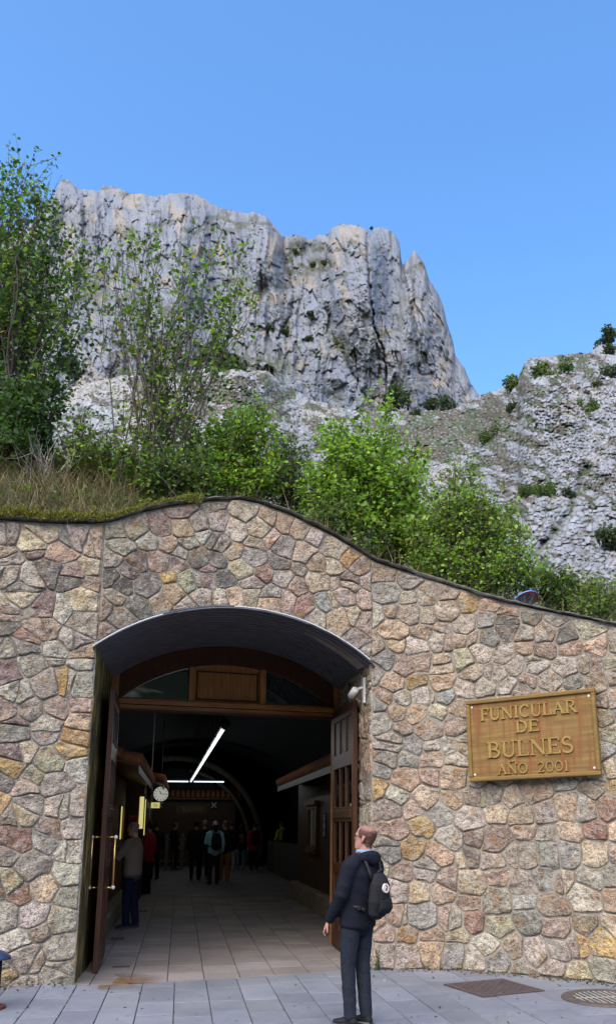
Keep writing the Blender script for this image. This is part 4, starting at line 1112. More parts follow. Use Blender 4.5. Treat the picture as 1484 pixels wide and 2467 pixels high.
GL = {
 'F': (0.68, V1(0.17) + [quad(0.17, 0.965, 0.64, 0.965, TN), quad(0.62, 0.98, 0.62, 0.80, TN), quad(0.17, 0.52, 0.5, 0.52, TN), quad(0.5, 0.6, 0.5, 0.44, TN)]),
 'U': (0.86, [quad(0.17, 0.3, 0.17, 0.98, TK), ser(0.17, 0.97), quad(0.69, 0.3, 0.69, 0.98, TN), ser(0.69, 0.97, 0.28), _arc(0.43, 0.31, 0.255, 0.29, 180, 360, 0.11)]),
 'N': (0.95, [quad(0.17, 0.02, 0.17, 0.98, TN), ser(0.17, 0.03, 0.28), ser(0.12, 0.97, 0.24), quad(0.17, 0.95, 0.78, 0.03, TK), quad(0.78, 0.0, 0.78, 0.98, TN), ser(0.78, 0.97, 0.28)]),
 'I': (0.38, V1(0.19)),
 'C': (0.82, [_arc(0.45, 0.5, 0.33, 0.46, 48, 312, 0.12, 20), quad(0.68, 0.98, 0.68, 0.74, TN), quad(0.68, 0.24, 0.68, 0.06, TN)]),
 'L': (0.70, V1(0.17) + [quad(0.17, 0.035, 0.66, 0.035, TN), quad(0.64, 0.02, 0.64, 0.2, TN)]),
 'A': (0.88, [quad(0.14, 0.02, 0.44, 0.98, TN), quad(0.42, 0.98, 0.74, 0.02, TK), quad(0.25, 0.36, 0.62, 0.36, TN), ser(0.13, 0.03, 0.26), ser(0.74, 0.03, 0.30)]),
 'R': (0.84, V1(0.17) + [_arc(0.36, 0.73, 0.25, 0.235, 90, -90, 0.10), quad(0.17, 0.965, 0.37, 0.965, TN), quad(0.17, 0.495, 0.37, 0.495, TN), quad(0.38, 0.5, 0.74, 0.03, TK), ser(0.76, 0.03, 0.2)]),
 'D': (0.88, V1(0.17) + [_arc(0.36, 0.5, 0.38, 0.465, 90, -90, 0.12, 18), quad(0.17, 0.965, 0.37, 0.965, TN), quad(0.17, 0.035, 0.37, 0.035, TN)]),
 'E': (0.74, V1(0.17) + [quad(0.17, 0.965, 0.66, 0.965, TN), quad(0.65, 0.98, 0.65, 0.80, TN), quad(0.17, 0.52, 0.52, 0.52, TN), quad(0.52, 0.6, 0.52, 0.44, TN), quad(0.17, 0.035, 0.69, 0.035, TN), quad(0.68, 0.02, 0.68, 0.2, TN)]),
 'B': (0.82, V1(0.17) + [_arc(0.38, 0.745, 0.23, 0.22, 90, -90, 0.10), _arc(0.40, 0.27, 0.29, 0.24, 90, -90, 0.11), quad(0.17, 0.965, 0.39, 0.965, TN), quad(0.17, 0.515, 0.41, 0.515, TN), quad(0.17, 0.035, 0.41, 0.035, TN)]),
 'S': (0.68, [_arc(0.34, 0.735, 0.215, 0.225, 40, 270, 0.12, 18), _arc(0.35, 0.265, 0.235, 0.235, 90, -140, 0.12, 18), quad(0.52, 0.96, 0.52, 0.76, TN), quad(0.14, 0.26, 0.14, 0.04, TN)]),
 'O': (0.92, [_arc(0.45, 0.5, 0.36, 0.46, 0, 360, 0.11, 30)]),
 '0': (0.78, [_arc(0.39, 0.5, 0.29, 0.46, 0, 360, 0.09, 28)]),
 '2': (0.70, [_arc(0.34, 0.72, 0.23, 0.235, 165, -40, 0.09, 16), quad(0.515, 0.565, 0.13, 0.06, 0.09), quad(0.1, 0.04, 0.6, 0.04, TN), quad(0.59, 0.03, 0.61, 0.18, TN)]),
 '1': (0.45, [quad(0.24, 0.02, 0.24, 0.99, 0.10), ser(0.24, 0.03, 0.32), quad(0.24, 0.96, 0.09, 0.82, TN)]),
 ' ': (0.75, []),
}
GL['~'] = GL['N']
def letters(text, x0, x1, z, hgt, parent, mat, y=-0.006, dep=0.016):
    adv = [GL[c][0] for c in text]; tot = sum(adv) ; sx = (x1 - x0) / tot
    x = x0
    for c in text:
        m = MB()
        strokes = list(GL[c][1])
        if c == '~': strokes += [quad(0.26, 1.17, 0.42, 1.23, 0.08), quad(0.42, 1.23, 0.52, 1.17, 0.08), quad(0.52, 1.17, 0.68, 1.24, 0.08)]
        for si, st in enumerate(strokes):
            k = len(st); dd = dep + 0.0011 * (si % 5)
            vv = [(x + p[0] * sx, y, z + p[1] * hgt) for pr in st for p in pr] + [(x + p[0] * sx, y - dd, z + p[1] * hgt) for pr in st for p in pr]
            ff = []
            for i in range(k - 1):
                a, b2, c2, d2 = i * 2, i * 2 + 1, i * 2 + 3, i * 2 + 2; o2 = 2 * k
                ff += [(a + o2, b2 + o2, c2 + o2, d2 + o2), (a, d2, c2, b2), (a, a + o2, d2 + o2, d2), (b2, c2, c2 + o2, b2 + o2)]
            ff += [(0, 1, 1 + 2 * k, 2 * k), (2 * k - 2, 4 * k - 2, 4 * k - 1, 2 * k - 1)]
            m.add(vv, ff)
        if m.v: m.build('letter', mat, parent)
        x += GL[c][0] * sx
hu = H_
letters('FUNICULAR', -0.385 * W_, 0.365 * W_, 0.235 * hu, 0.150 * hu, pl, M_LETTER)
letters('DE', -0.110 * W_, 0.075 * W_, 0.055 * hu, 0.140 * hu, pl, M_LETTER)
letters('BULNES', -0.345 * W_, 0.320 * W_, -0.225 * hu, 0.190 * hu, pl, M_LETTER)
letters('A~O 2001', -0.270 * W_, 0.275 * W_, -0.430 * hu, 0.122 * hu, pl, M_LETTER)
# ------------------------------------------------------------------ the hall inside the tunnel
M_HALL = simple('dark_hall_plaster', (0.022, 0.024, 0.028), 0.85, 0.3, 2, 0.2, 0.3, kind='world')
M_CONC = simple('pale_concrete', (0.10, 0.095, 0.075), 0.9, 0.25, 4, 0.1, 0.4, kind='world')
M_KWOOD = wood('kiosk_wood', (0.075, 0.036, 0.018), 0.5)
M_KWOODW = wood('kiosk_door_wood', (0.16, 0.075, 0.03), 0.5)
M_ROOFT = simple('terracotta_tile', (0.30, 0.12, 0.055), 0.8, 0.35, 9, 0.15, 0.4)
M_PLINTH = simple('plinth_stone', (0.26, 0.215, 0.16), 0.9, 0.4, 10, 0.1, 0.7)
M_TUBE = emit('fluorescent_tube', (0.88, 0.95, 1.0), 0.55)
M_GLOW = emit('lit_window', (0.95, 0.86, 0.32), 0.24)
M_CARD = emit('yellow_card_glow', (0.85, 0.80, 0.28), 0.22)  # notice card made to glow by itself so that it looks lit
hall = tag(empty('tunnel', (0, 0, 0)), kind='structure')
def sect(k, n, hw, wh, top, sh=0.0):
    """k-th of n points of a tunnel section from left foot over the crown to the right foot"""
    t = k / (n - 1)
    if t < 0.15: return (-hw, wh * t / 0.15)
    if t > 0.85: return (hw, wh * (1 - t) / 0.15)
    an = math.pi * (1 - (t - 0.15) / 0.7); return (hw * math.cos(an), wh + (top - wh) * math.sin(an))
V = []; F = []; n = 41
def opening(k):
    t = k / (n - 1)
    if t < 0.15: return (0.02, 3.72 * t / 0.15)
    if t > 0.85: return (FW - 0.02, 3.72 * (1 - t) / 0.15)
    s = 0.02 + (FW - 0.04) * (t - 0.15) / 0.7; return (s, farc(s, ARC_R - 0.02) + 0.0)
for k in range(n): s, z = opening(k); V.append(arcp(s, z - (0.02 if z < 0.01 else 0), FD + 0.12))
for a, hw, wh, top in ((3.0, 4.3, 2.4, 5.0), (8, 4.4, 2.4, 5.1), (16, 4.4, 2.4, 5.1), (24, 4.4, 2.4, 5.1), (36, 4.4, 2.4, 5.1)):
    for k in range(n): b, z = sect(k, n, hw, wh, top); V.append(tuple(tun(a, b, z - (0.02 if z < 0.01 else 0))))
for r in range(5):
    for k in range(n - 1): F.append((r * n + k, r * n + k + 1, (r + 1) * n + k + 1, (r + 1) * n + k))
F.append(tuple(5 * n + k for k in range(n)))
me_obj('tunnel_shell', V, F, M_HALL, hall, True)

def tbox(m, a0, a1, b0, b1, z0, z1):
    vs = [tun(a, b, z) for z in (z0, z1) for a, b in ((a0, b0), (a0, b1), (a1, b1), (a1, b0))]
    return m.add(vs, [(0, 1, 2, 3), (7, 6, 5, 4), (0, 4, 5, 1), (1, 5, 6, 2), (2, 6, 7, 3), (3, 7, 4, 0)])
def tb(name, mat, par, *r, bevel=0.0): return tbox(MB(), *r).build(name, mat, par, bevel=bevel)

def roof(par, a0, a1, beave, side, zeave, depth, rise, along=True):
    """pitched roof with rows of half-round tiles running down to the eave"""
    k = empty('roof'); k.parent = par
    be, br = beave, beave + side * depth
    m = MB(); vs = [tun(a0, be, zeave), tun(a1, be, zeave), tun(a1, br, zeave + rise), tun(a0, br, zeave + rise)]
    vs += [v + Vector((0, 0, -0.07)) for v in vs]
    m.add(vs, [(0, 1, 2, 3), (7, 6, 5, 4), (0, 4, 5, 1), (1, 5, 6, 2), (2, 6, 7, 3), (3, 7, 4, 0)]).build('roof_board', M_KWOODW, k)
    m = MB(); n = max(2, int((a1 - a0) / 0.19))
    for i in range(n + 1):
        a = a0 + (a1 - a0) * i / n
        for j in range(5):
            t0, t1 = j / 5, (j + 1.15) / 5
            p = tun(a, be + (br - be) * t0 - side * 0.05, zeave + 0.045 + rise * t0); q = tun(a, be + (br - be) * min(1, t1), zeave + 0.03 + rise * min(1, t1))
            m.tube([p, q], [0.095, 0.075], 8, True)
    tag(m.build('roof_tile', M_ROOFT, k, True), kind='stuff')
    tb('fascia', M_KWOOD, k, a0, a1, be - 0.02 if side > 0 else be, be if side > 0 else be + 0.02, zeave - 0.16, zeave - 0.02)
    return k
def plinth(par, a0, a1, bf, side, h):
    rnd = random.Random(int(a0 * 10)); a = a0
    while a < a1 - 0.05:
        l = min(rnd.uniform(0.4, 0.7), a1 - a)
        b0, b1 = (bf - 0.3, bf) if side < 0 else (bf, bf + 0.3)
        tb('plinth_stone', M_PLINTH, par, a + 0.006, a + l - 0.006, b0, b1, 0, h + rnd.uniform(-0.01, 0.01), bevel=0.012); a += l
def boards(par, a0, a1, bf, side, z0, z1, mat=M_KWOOD):
    n = int((a1 - a0) / 0.3)
    for i in range(n):
        x0 = a0 + (a1 - a0) * i / n; x1 = a0 + (a1 - a0) * (i + 1) / n
        tb('board', mat, par, x0 + 0.004, x1 - 0.004, bf - 0.06 if side < 0 else bf, bf if side < 0 else bf + 0.06, z0, z1, bevel=0.006)

kl = tag(empty('ticket_kiosk', tun(6, -2.5)), 'ticket kiosk with a bright orange tiled eave along the left side of the hall', 'kiosk'); kl.location = (0, 0, 0)
plinth(kl, 3.3, 9.9, -1.66, -1, 0.30)
boards(kl, 3.3, 8.1, -1.86, -1, 0.30, 2.62, M_KWOODW); boards(kl, 9.3, 9.9, -1.86, -1, 0.30, 2.62, M_KWOODW)
tb('board', M_KWOODW, kl, 8.1, 9.3, -1.92, -1.86, 0.30, 1.38); tb('board', M_KWOODW, kl, 8.1, 9.3, -1.92, -1.86, 2.08, 2.62)
wn = tb('window', M_KWOODW, kl, 8.12, 8.2, -1.90, -1.83, 1.385, 2.075); tb('window_frame', M_KWOODW, wn, 9.2, 9.28, -1.90, -1.83, 1.385, 2.075)
tb('pane', M_GLOW, wn, 8.205, 9.195, -1.89, -1.87, 1.39, 2.07)
tb('counter', M_KWOODW, kl, 4.9, 6.2, -1.858, -1.66, 1.08, 1.13, bevel=0.01)
tb('wall', M_KWOOD, kl, 3.3, 9.9, -4.2, -1.93, 0.0, 2.62); 
roof(kl, 3.15, 10.1, -1.30, -1, 2.60, 1.5, 0.42)
kl2 = tag(empty('kiosk'), 'second dark kiosk further in on the left with a lit yellow window', 'kiosk')
tb('wall', M_KWOOD, kl2, 11.0, 17.0, -4.2, -1.5, 0.0, 2.7)
tb('window_pane', M_GLOW, kl2, 10.975, 10.995, -1.60, -1.50, 1.60, 2.34); tb('window_pane', M_GLOW, kl2, 10.975, 10.995, -1.475, -1.455, 1.45, 2.28)
tb('window_frame', M_KWOODW, kl2, 10.96, 10.998, -1.50, -1.476, 1.3, 2.4)
roof(kl2, 10.8, 17.2, -1.1, -1, 2.72, 1.6, 0.5)
pf = tag(empty('framed_poster', tun(10.95, -1.72)), 'small red and orange framed poster above the man in the brown jacket', 'poster'); pf.location = (0, 0, 0)
tb('frame', simple('orange_frame', (0.55, 0.17, 0.05), 0.5, 0.1, 5), pf, 10.94, 10.985, -1.83, -1.61, 1.66, 1.90, bevel=0.004)
tb('picture', simple('red_print', (0.30, 0.035, 0.03), 0.6, 0.6, 12), pf, 10.925, 10.938, -1.81, -1.63, 1.68, 1.88)

kr = tag(empty('kiosk'), 'dark wooden kiosk with tiled eave behind the right door leaf', 'kiosk')
plinth(kr, 3.6, 11.2, 2.02, 1, 0.36)
boards(kr, 3.6, 7.9, 2.2, 1, 0.36, 2.66); boards(kr, 9.3, 11.2, 2.2, 1, 0.36, 2.66)
tb('board', M_KWOOD, kr, 7.9, 9.3, 2.2, 2.26, 0.36, 1.16); tb('board', M_KWOOD, kr, 7.9, 9.3, 2.2, 2.26, 2.1, 2.66)
tb('wall', M_KWOOD, kr, 3.6, 11.2, 2.27, 4.2, 0, 2.66)
wn = empty('window'); wn.parent = kr
for r in ((7.9, 8.02, 2.14, 2.24, 1.16, 2.1), (9.18, 9.3, 2.14, 2.24, 1.16, 2.1), (8.02, 9.18, 2.14, 2.24, 1.16, 1.24), (8.02, 9.18, 2.14, 2.24, 2.02, 2.1)): tb('frame', M_KWOODW, wn, *r)
tb('sill', M_KWOODW, wn, 7.8, 9.4, 2.08, 2.24, 1.10, 1.155); tb('lintel', M_KWOODW, wn, 7.8, 9.4, 2.08, 2.24, 2.105, 2.19)
tb('pane', M_GLASS, wn, 8.02, 9.18, 2.19, 2.2, 1.24, 2.02)
for a in (8.25, 8.75): tb('pale_strip', simple('pale_bar', (0.55, 0.53, 0.45), 0.5, 0.1, 6), wn, a, a + 0.07, 2.165, 2.187, 1.242, 2.018)  # two pale upright strips set in the window
roof(kr, 3.4, 11.4, 1.72, 1, 2.66, 1.6, 0.45)
ps = tag(empty('pictogram_sign'), 'narrow black sign with white square pictograms on the right kiosk', 'sign')
tb('plate', M_BLACK, ps, 6.95, 7.25, 2.185, 2.199, 1.42, 1.92)
for i in range(3):
    z = 1.46 + i * 0.15; mb = MB()
    for r in ((6.99, 7.21, z, z + 0.015), (6.99, 7.21, z + 0.105, z + 0.12), (6.99, 7.01, z + 0.016, z + 0.104), (7.19, 7.21, z + 0.016, z + 0.104), (7.07, 7.13, z + 0.03, z + 0.085)):
        tbox(mb, r[0], r[1], 2.180, 2.184, r[2], r[3])
    mb.build('pictogram', M_WHITE, ps)

def lamp_light(par, loc):
    q = bpy.data.lights.new('tube_light', 'POINT'); q.energy = 1.9; q.shadow_soft_size = 0.02; q.color = (0.9, 0.96, 1.0)
    o = bpy.data.objects.new('tube_light', q); COL.objects.link(o); o.parent = par; o.location = loc
# ceiling lamps: a row of nine tubes and a pair across the far end
for i in range(9):
    l = tag(empty('ceiling_lamp', tun(5.45 + i * 2.19, 0.06 - 0.041 * i, 3.40), TUN_RZ + 0.0187), ['nearest', 'second nearest', 'third nearest', 'fourth nearest', 'middle', 'fourth from the far end', 'third from the far end', 'second from the far end', 'farthest'][i] + ' tube lamp of the row running down the ceiling', 'ceiling lamp', 'lamps in a row along the ceiling')
    MB().tube([(0, 0, 0), (0, 1.85, 0)], 0.036, 10).build('tube', M_TUBE, l, True)
    MB().box((0, 0.9, 0.06), (0.09, 1.9, 0.04)).build('housing', M_BLACK, l)
    lamp_light(l, (0, 0.9, -0.06))
    MB().tube([(0, 0.3, 0.1), (0, 0.3, 1.65)], 0.008, 6).build('rod', M_BLACK, l); MB().tube([(0, 1.7, 0.1), (0, 1.7, 1.65)], 0.008, 6).build('rod', M_BLACK, l)
sp = tag(empty('spotlight', tun(5.3, 0.06, 3.40), TUN_RZ), 'round dark spotlight at the near end of the row of ceiling tubes', 'spotlight')
MB().tube([(0, -0.02, 0.0), (0, -0.26, 0.04)], [0.06, 0.085], 14).build('housing', M_BLACK, sp, True); MB().tube([(0, -0.1, 0.05), (0, -0.1, 1.6)], 0.008, 6).build('rod', M_BLACK, sp)
for j, (b0, b1) in enumerate(((-1.60, -0.40), (-0.18, 1.02))):
    l = tag(empty('ceiling_lamp', tun(25.4, b0, 3.42), TUN_RZ), ['fluorescent tube lamp hung crosswise, left of the far pair', 'fluorescent tube lamp hung crosswise, right of the far pair'][j], 'ceiling lamp')
    MB().tube([(0, 0, 0), (b1 - b0, 0, 0)], 0.026, 10).build('tube', M_TUBE, l, True); MB().box(((b1 - b0) / 2, 0, 0.08), (b1 - b0, 0.09, 0.045)).build('housing', M_BLACK, l)
    lamp_light(l, ((b1 - b0) / 2, 0, -0.06))
    MB().tube([((b1 - b0) / 2, 0, 0.1), ((b1 - b0) / 2, 0, 1.6)], 0.008, 6).build('rod', M_BLACK, l)

# clock
kY = 22.0
ck = tag(empty('clock', at_depth(388, 1913, kY), TUN_RZ + 0.08), 'round pale station clock hanging over the left queue', 'clock')
MB().tube([(0, 0.05, 0), (0, -0.05, 0)], 0.20, 32).build('case', M_BLACK, ck)
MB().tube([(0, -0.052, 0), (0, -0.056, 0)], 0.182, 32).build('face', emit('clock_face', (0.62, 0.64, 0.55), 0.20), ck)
for k in range(12):
    an = math.pi / 6 * k
    MB().box((0, 0, 0), (0.016, 0.003, 0.035), Matrix.Translation((0.15 * math.sin(an), -0.059, 0.15 * math.cos(an))) @ Matrix.Rotation(an, 4, 'Y')).build('hour_mark', M_BLACK, ck)
for an, l, w in ((math.radians(92), 0.13, 0.013), (math.radians(-22), 0.085, 0.018)):
    MB().box((0, 0, l / 2), (w, 0.003, l), Matrix.Translation((0, -0.062, 0)) @ Matrix.Rotation(an, 4, 'Y')).build('hand', M_BLACK, ck)
MB().tube([(0, 0, 0.2), (0, 0, 2.2)], 0.014, 8).build('rod', M_BLACK, ck)
yc = at_depth(375, 1940, 24.0)
cd = tag(empty('hanging_card', yc, TUN_RZ), 'small yellow notice hanging below the clock', 'notice')
MB().box((0, 0, 0), (0.235, 0.008, 0.155)).build('card', M_CARD, cd)
for z, w in ((0.03, 0.10), (0.0, 0.13), (-0.03, 0.08)): MB().box((0.0, -0.0055, z), (w, 0.002, 0.010)).build('text_line', M_BLACK, cd)
MB().tube([(-0.14, 0, -0.35), (-0.14, 0, 2.7)], 0.012, 8).build('rod', M_WHITE, cd)

# far end: arch, gabled ticket hall with tiles and the faint lettering, barrier in front of it
ar = tag(empty('tunnel_arch', tun(27.3, -0.9, 0.9), TUN_RZ), 'pale concrete arch ring at the far right of the hall', 'arch')
def ring(r0, r1, y0, y1, a0, a1, n=36):
    V = []; F = []
    for k in range(n + 1):
        an = math.radians(a0 + (a1 - a0) * k / n)
        for r, y in ((r0, y0), (r1, y0), (r1, y1), (r0, y1)): V.append((r * math.cos(an), y, r * math.sin(an)))
    for k in range(n):
        for j in range(4): F.append((k * 4 + j, k * 4 + 4 + j, k * 4 + 4 + (j + 1) % 4, k * 4 + (j + 1) % 4))
    F += [(3, 2, 1, 0), tuple(n * 4 + j for j in range(4))]; return V, F
MB().add(*ring(3.50, 3.72, 0, 0.6, -14, 100)).build('ring', M_CONC, ar, True)
MB().add(*ring(3.05, 3.18, -0.3, 0.3, -14, 80)).build('ring', M_CONC, ar, True)
gh = tag(empty('gatehouse', tun(28.2, 0), TUN_RZ), 'dark gabled gatehouse with a tiled roof at the far end of the hall', 'gatehouse')
MB().box((-0.9, 0.5, 1.45), (5.2, 1.0, 2.9)).build('wall', M_KWOOD, gh)
m = MB(); m.add([(-3.7, -0.5, 2.85), (1.9, -0.5, 2.85), (1.9, 0.6, 3.45), (-3.7, 0.6, 3.45), (-3.7, -0.5, 2.78), (1.9, -0.5, 2.78), (1.9, 0.6, 3.38), (-3.7, 0.6, 3.38)], [(0, 1, 2, 3), (7, 6, 5, 4), (0, 4, 5, 1), (1, 5, 6, 2), (2, 6, 7, 3), (3, 7, 4, 0)]); rf = m.build('roof', M_KWOODW, gh)
m = MB()
for i in range(26): m.tube([(-3.6 + i * 0.215, -0.55, 2.9), (-3.6 + i * 0.215, 0.62, 3.5)], 0.085, 8)
tag(m.build('roof_tile', M_ROOFT, rf, True), kind='stuff')
m = MB(); m.add([(-2.0, -0.3, 3.2), (0.9, -0.3, 3.2), (0.2, -0.3, 4.1), (-1.3, -0.3, 4.1), (-2.0, 0.6, 3.2), (0.9, 0.6, 3.2), (0.2, 0.6, 4.1), (-1.3, 0.6, 4.1)], [(0, 1, 2, 3), (7, 6, 5, 4), (0, 4, 5, 1), (1, 5, 6, 2), (2, 6, 7, 3), (3, 7, 4, 0)]); m.build('dormer', M_HALL, gh)
lb = empty('name_board', (-0.15, -0.02, 2.30)); lb.parent = gh
M_DIM = simple('dull_brass', (0.30, 0.27, 0.20), 0.6, 0.1, 5)
MB().box((-0.05, 0, 0.06), (1.3, 0.03, 0.36)).build('board', M_KWOODW, lb)
letters('BULNES', -0.45, 0.42, -0.01, 0.17, lb, M_DIM, y=-0.016, dep=0.012)
for x, z in ((-1.55, 2.55), (0.75, 2.55)):
    q = tag(empty('gate_sign', tun(28.1, x, z), TUN_RZ), 'dim square sign with a white cross, %s of the gatehouse lettering' % ('left' if x < 0 else 'right'), 'sign')
    MB().box((0, 0, 0), (0.30, 0.04, 0.30)).build('plate', M_BLACK, q)
    for an in (0.78, -0.78): MB().box((0, 0, 0), (0.30, 0.006, 0.05), Matrix.Translation((0, -0.025 - (0.004 if an > 0 else 0), 0)) @ Matrix.Rotation(an, 4, 'Y')).build('cross_bar', simple('white_print', (0.7, 0.7, 0.7), 0.5, 0.05, 5), q)
fb = tag(empty('barrier', tun(24.6, -1.6), TUN_RZ), 'wooden slatted barrier behind the queue at the far end', 'barrier')
M_GREYW = wood('grey_wood', (0.17, 0.15, 0.12), 0.6)
for i in range(10): MB().box((-1.55 + i * 0.29, 0, 0.70), (0.13, 0.03, 1.36)).build('slat', M_GREYW, fb, bevel=0.006)
for z in (0.35, 1.15): MB().box((-0.25, 0.035, z), (2.9, 0.03, 0.08)).build('rail', M_GREYW, fb)
M_DARKST = simple('dark_rough_stone', (0.085, 0.078, 0.068), 0.9, 0.4, 10, 0.1, 0.7)
# low stone wall along the right and a pull-down drain plate on the left
rw = tag(empty('low_wall', tun(18, 2.9), TUN_RZ), 'low rough stone wall along the right side deep in the hall', 'wall')
rr = random.Random(4)
for i in range(18): MB().box((0, -5 + i * 0.62, 0.55), (0.4, 0.60, 1.1 + rr.uniform(-0.03, 0.03))).build('stone', M_DARKST, rw, bevel=0.02)
for (px, py, w, l) in ((330, 2195, 0.42, 0.30), (283, 2262, 0.20, 0.26), (293, 2330, 0.2, 0.12)):
    g = ground(px, py); q = tag(MB().box((0, 0, 0), (w, l, 0.008)).build('floor_grate', M_IRON), {330: 'dark iron floor grate behind the man in the brown jacket', 283: 'dark iron floor grate beside the kiosk plinth', 293: 'small brown iron floor grate next to the left door leaf'}[px], 'floor grate')
    q.location = (g[0], g[1], 0.006); q.rotation_euler = (0, 0, TUN_RZ)
# ------------------------------------------------------------------ people
def fused(name, parts, mats, parent, vox, smooth=4, paint=None, wrinkle=0.0, wscale=9.0, squash=None):
    """closed lofts and blobs fused into one continuous surface"""
    me = bpy.data.meshes.new(name); me.from_pydata([tuple(v) for v in parts.v], [], parts.f); me.update()
    o = bpy.data.objects.new(name, me); COL.objects.link(o)
    r = o.modifiers.new('r', 'REMESH'); r.mode = 'VOXEL'; r.voxel_size = vox; r.use_smooth_shade = True
    s = o.modifiers.new('s', 'SMOOTH'); s.factor = 0.5; s.iterations = smooth
    dg = bpy.context.evaluated_depsgraph_get(); ev = o.evaluated_get(dg)
    nm = bpy.data.meshes.new_from_object(ev, depsgraph=dg); nm.name = name
    o.modifiers.clear(); o.data = nm; bpy.data.meshes.remove(me)
    n = len(nm.vertices); co = np.empty(n * 3, np.float32); nm.vertices.foreach_get('co', co); co = co.reshape(-1, 3)
    if wrinkle:
        no = np.empty(n * 3, np.float32); nm.vertices.foreach_get('normal', no); no = no.reshape(-1, 3)
        w = ridged(co[:, 0] * wscale + co[:, 1] * 3, co[:, 2] * wscale * 1.7 + co[:, 0] * 5, 2) - 0.6
        co = co + no * (w * wrinkle)[:, None]
        nm.vertices.foreach_set('co', co.astype(np.float32).ravel())
    nm.materials.clear()
    nm.materials.append(mats)
    if paint is not None: set_cols(nm, paint(co))
    nm.polygons.foreach_set('use_smooth', [True] * len(nm.polygons)); nm.update()
    o.parent = parent
    return o

def loft(m, pts, rads, n=14, side=(1, 0, 0)):
    """tube with elliptic sections (ra across, rb fore-aft) and rounded ends"""
    pts = [Vector(p) for p in pts]; rads = [(r, r) if not isinstance(r, (tuple, list)) else r for r in rads]
    d0 = (pts[0] - pts[1]).normalized(); d1 = (pts[-1] - pts[-2]).normalized()
    k = min(rads[0]) * 0.6; k1 = min(rads[-1]) * 0.6
    P = [pts[0] + d0 * k] + pts + [pts[-1] + d1 * k1]; R = [(rads[0][0] * 0.55, rads[0][1] * 0.55)] + rads + [(rads[-1][0] * 0.55, rads[-1][1] * 0.55)]
    vs = []; fs = []
    for i, p in enumerate(P):
        t = (P[min(i + 1, len(P) - 1)] - P[max(i - 1, 0)]).normalized()
        a = Vector(side); a = a - t * a.dot(t)
        if a.length < 0.05: a = Vector((0, 1, 0)); a = a - t * a.dot(t)
        a.normalize(); b = t.cross(a)
        for j in range(n):
            an = 2 * math.pi * j / n; vs.append(p + a * math.cos(an) * R[i][0] + b * math.sin(an) * R[i][1])
    L = len(P)
    for i in range(L - 1):
        for j in range(n): fs.append((i * n + j, i * n + (j + 1) % n, (i + 1) * n + (j + 1) % n, (i + 1) * n + j))
    fs.append(tuple(range(n - 1, -1, -1))); fs.append(tuple((L - 1) * n + j for j in range(n)))
    return m.add(vs, fs)

M_SKIN = plain_attr('skin', 0.55, 0.35, 40, 0.08, 0.05)
M_CLOTH = plain_attr('cloth', 0.85, 0.15, 90, 0.22, 0.25)
M_DENIM = plain_attr('denim', 0.9, 0.1, 60, 0.3, 0.3)
M_SHOE = plain_attr('shoe_leather', 0.6, 0.3, 20, 0.2, 0.1)
M_HAIR = plain_attr('hair', 0.7, 0.3, 120, 0.45, 0.4)
def const(c): return lambda co: np.tile(np.array(c, float), (len(co), 1))

HEADS = [(0.0, 0.030, 0.045, 0.036), (0.02, 0.047, 0.036, 0.056), (0.055, 0.058, 0.018, 0.078), (0.09, 0.066, 0.006, 0.090), (0.125, 0.072, 0.000, 0.097), (0.155, 0.075, -0.004, 0.100), (0.185, 0.073, -0.006, 0.097), (0.208, 0.062, -0.006, 0.083), (0.226, 0.040, -0.006, 0.055), (0.234, 0.016, -0.006, 0.022)]
def hand(m, wrist, d, palm_n, sc=1.0, curl=0.5):
    """palm, four unequal curled fingers and a thumb leaving the side of the palm near the wrist"""
    d = Vector(d).normalized(); pn = Vector(palm_n); pn = (pn - d * pn.dot(d)).normalized(); sd = d.cross(pn)     # sd: towards the thumb
    w = Vector(wrist)
    loft(m, [w, w + d * 0.04 * sc, w + d * 0.085 * sc], [(0.026 * sc, 0.020 * sc), (0.040 * sc, 0.017 * sc), (0.041 * sc, 0.014 * sc)], 10, sd)
    for k, (o, l) in enumerate(((0.030, 0.072), (0.010, 0.080), (-0.010, 0.074), (-0.029, 0.058))):
        p = w + d * 0.078 * sc + sd * o * sc; pts = [p]; cur = d.copy(); a = 0.0
        for q, f in ((0.0, 0.4), (curl, 0.34), (curl * 1.1, 0.26)):
            a += q; dir_ = d * math.cos(a) + pn * math.sin(a); p = p + dir_ * l * f * sc; pts.append(p)
        loft(m, pts, [0.0098 * sc, 0.0092 * sc, 0.0085 * sc, 0.0072 * sc], 8, sd)
    p = w + d * 0.022 * sc + sd * 0.028 * sc
    loft(m, [p, p + (d * 0.5 + sd * 0.75 + pn * 0.3) * 0.032 * sc, p + (d * 0.85 + sd * 0.85 + pn * 0.55) * 0.055 * sc], [0.0125 * sc, 0.0105 * sc, 0.0085 * sc], 8, pn)

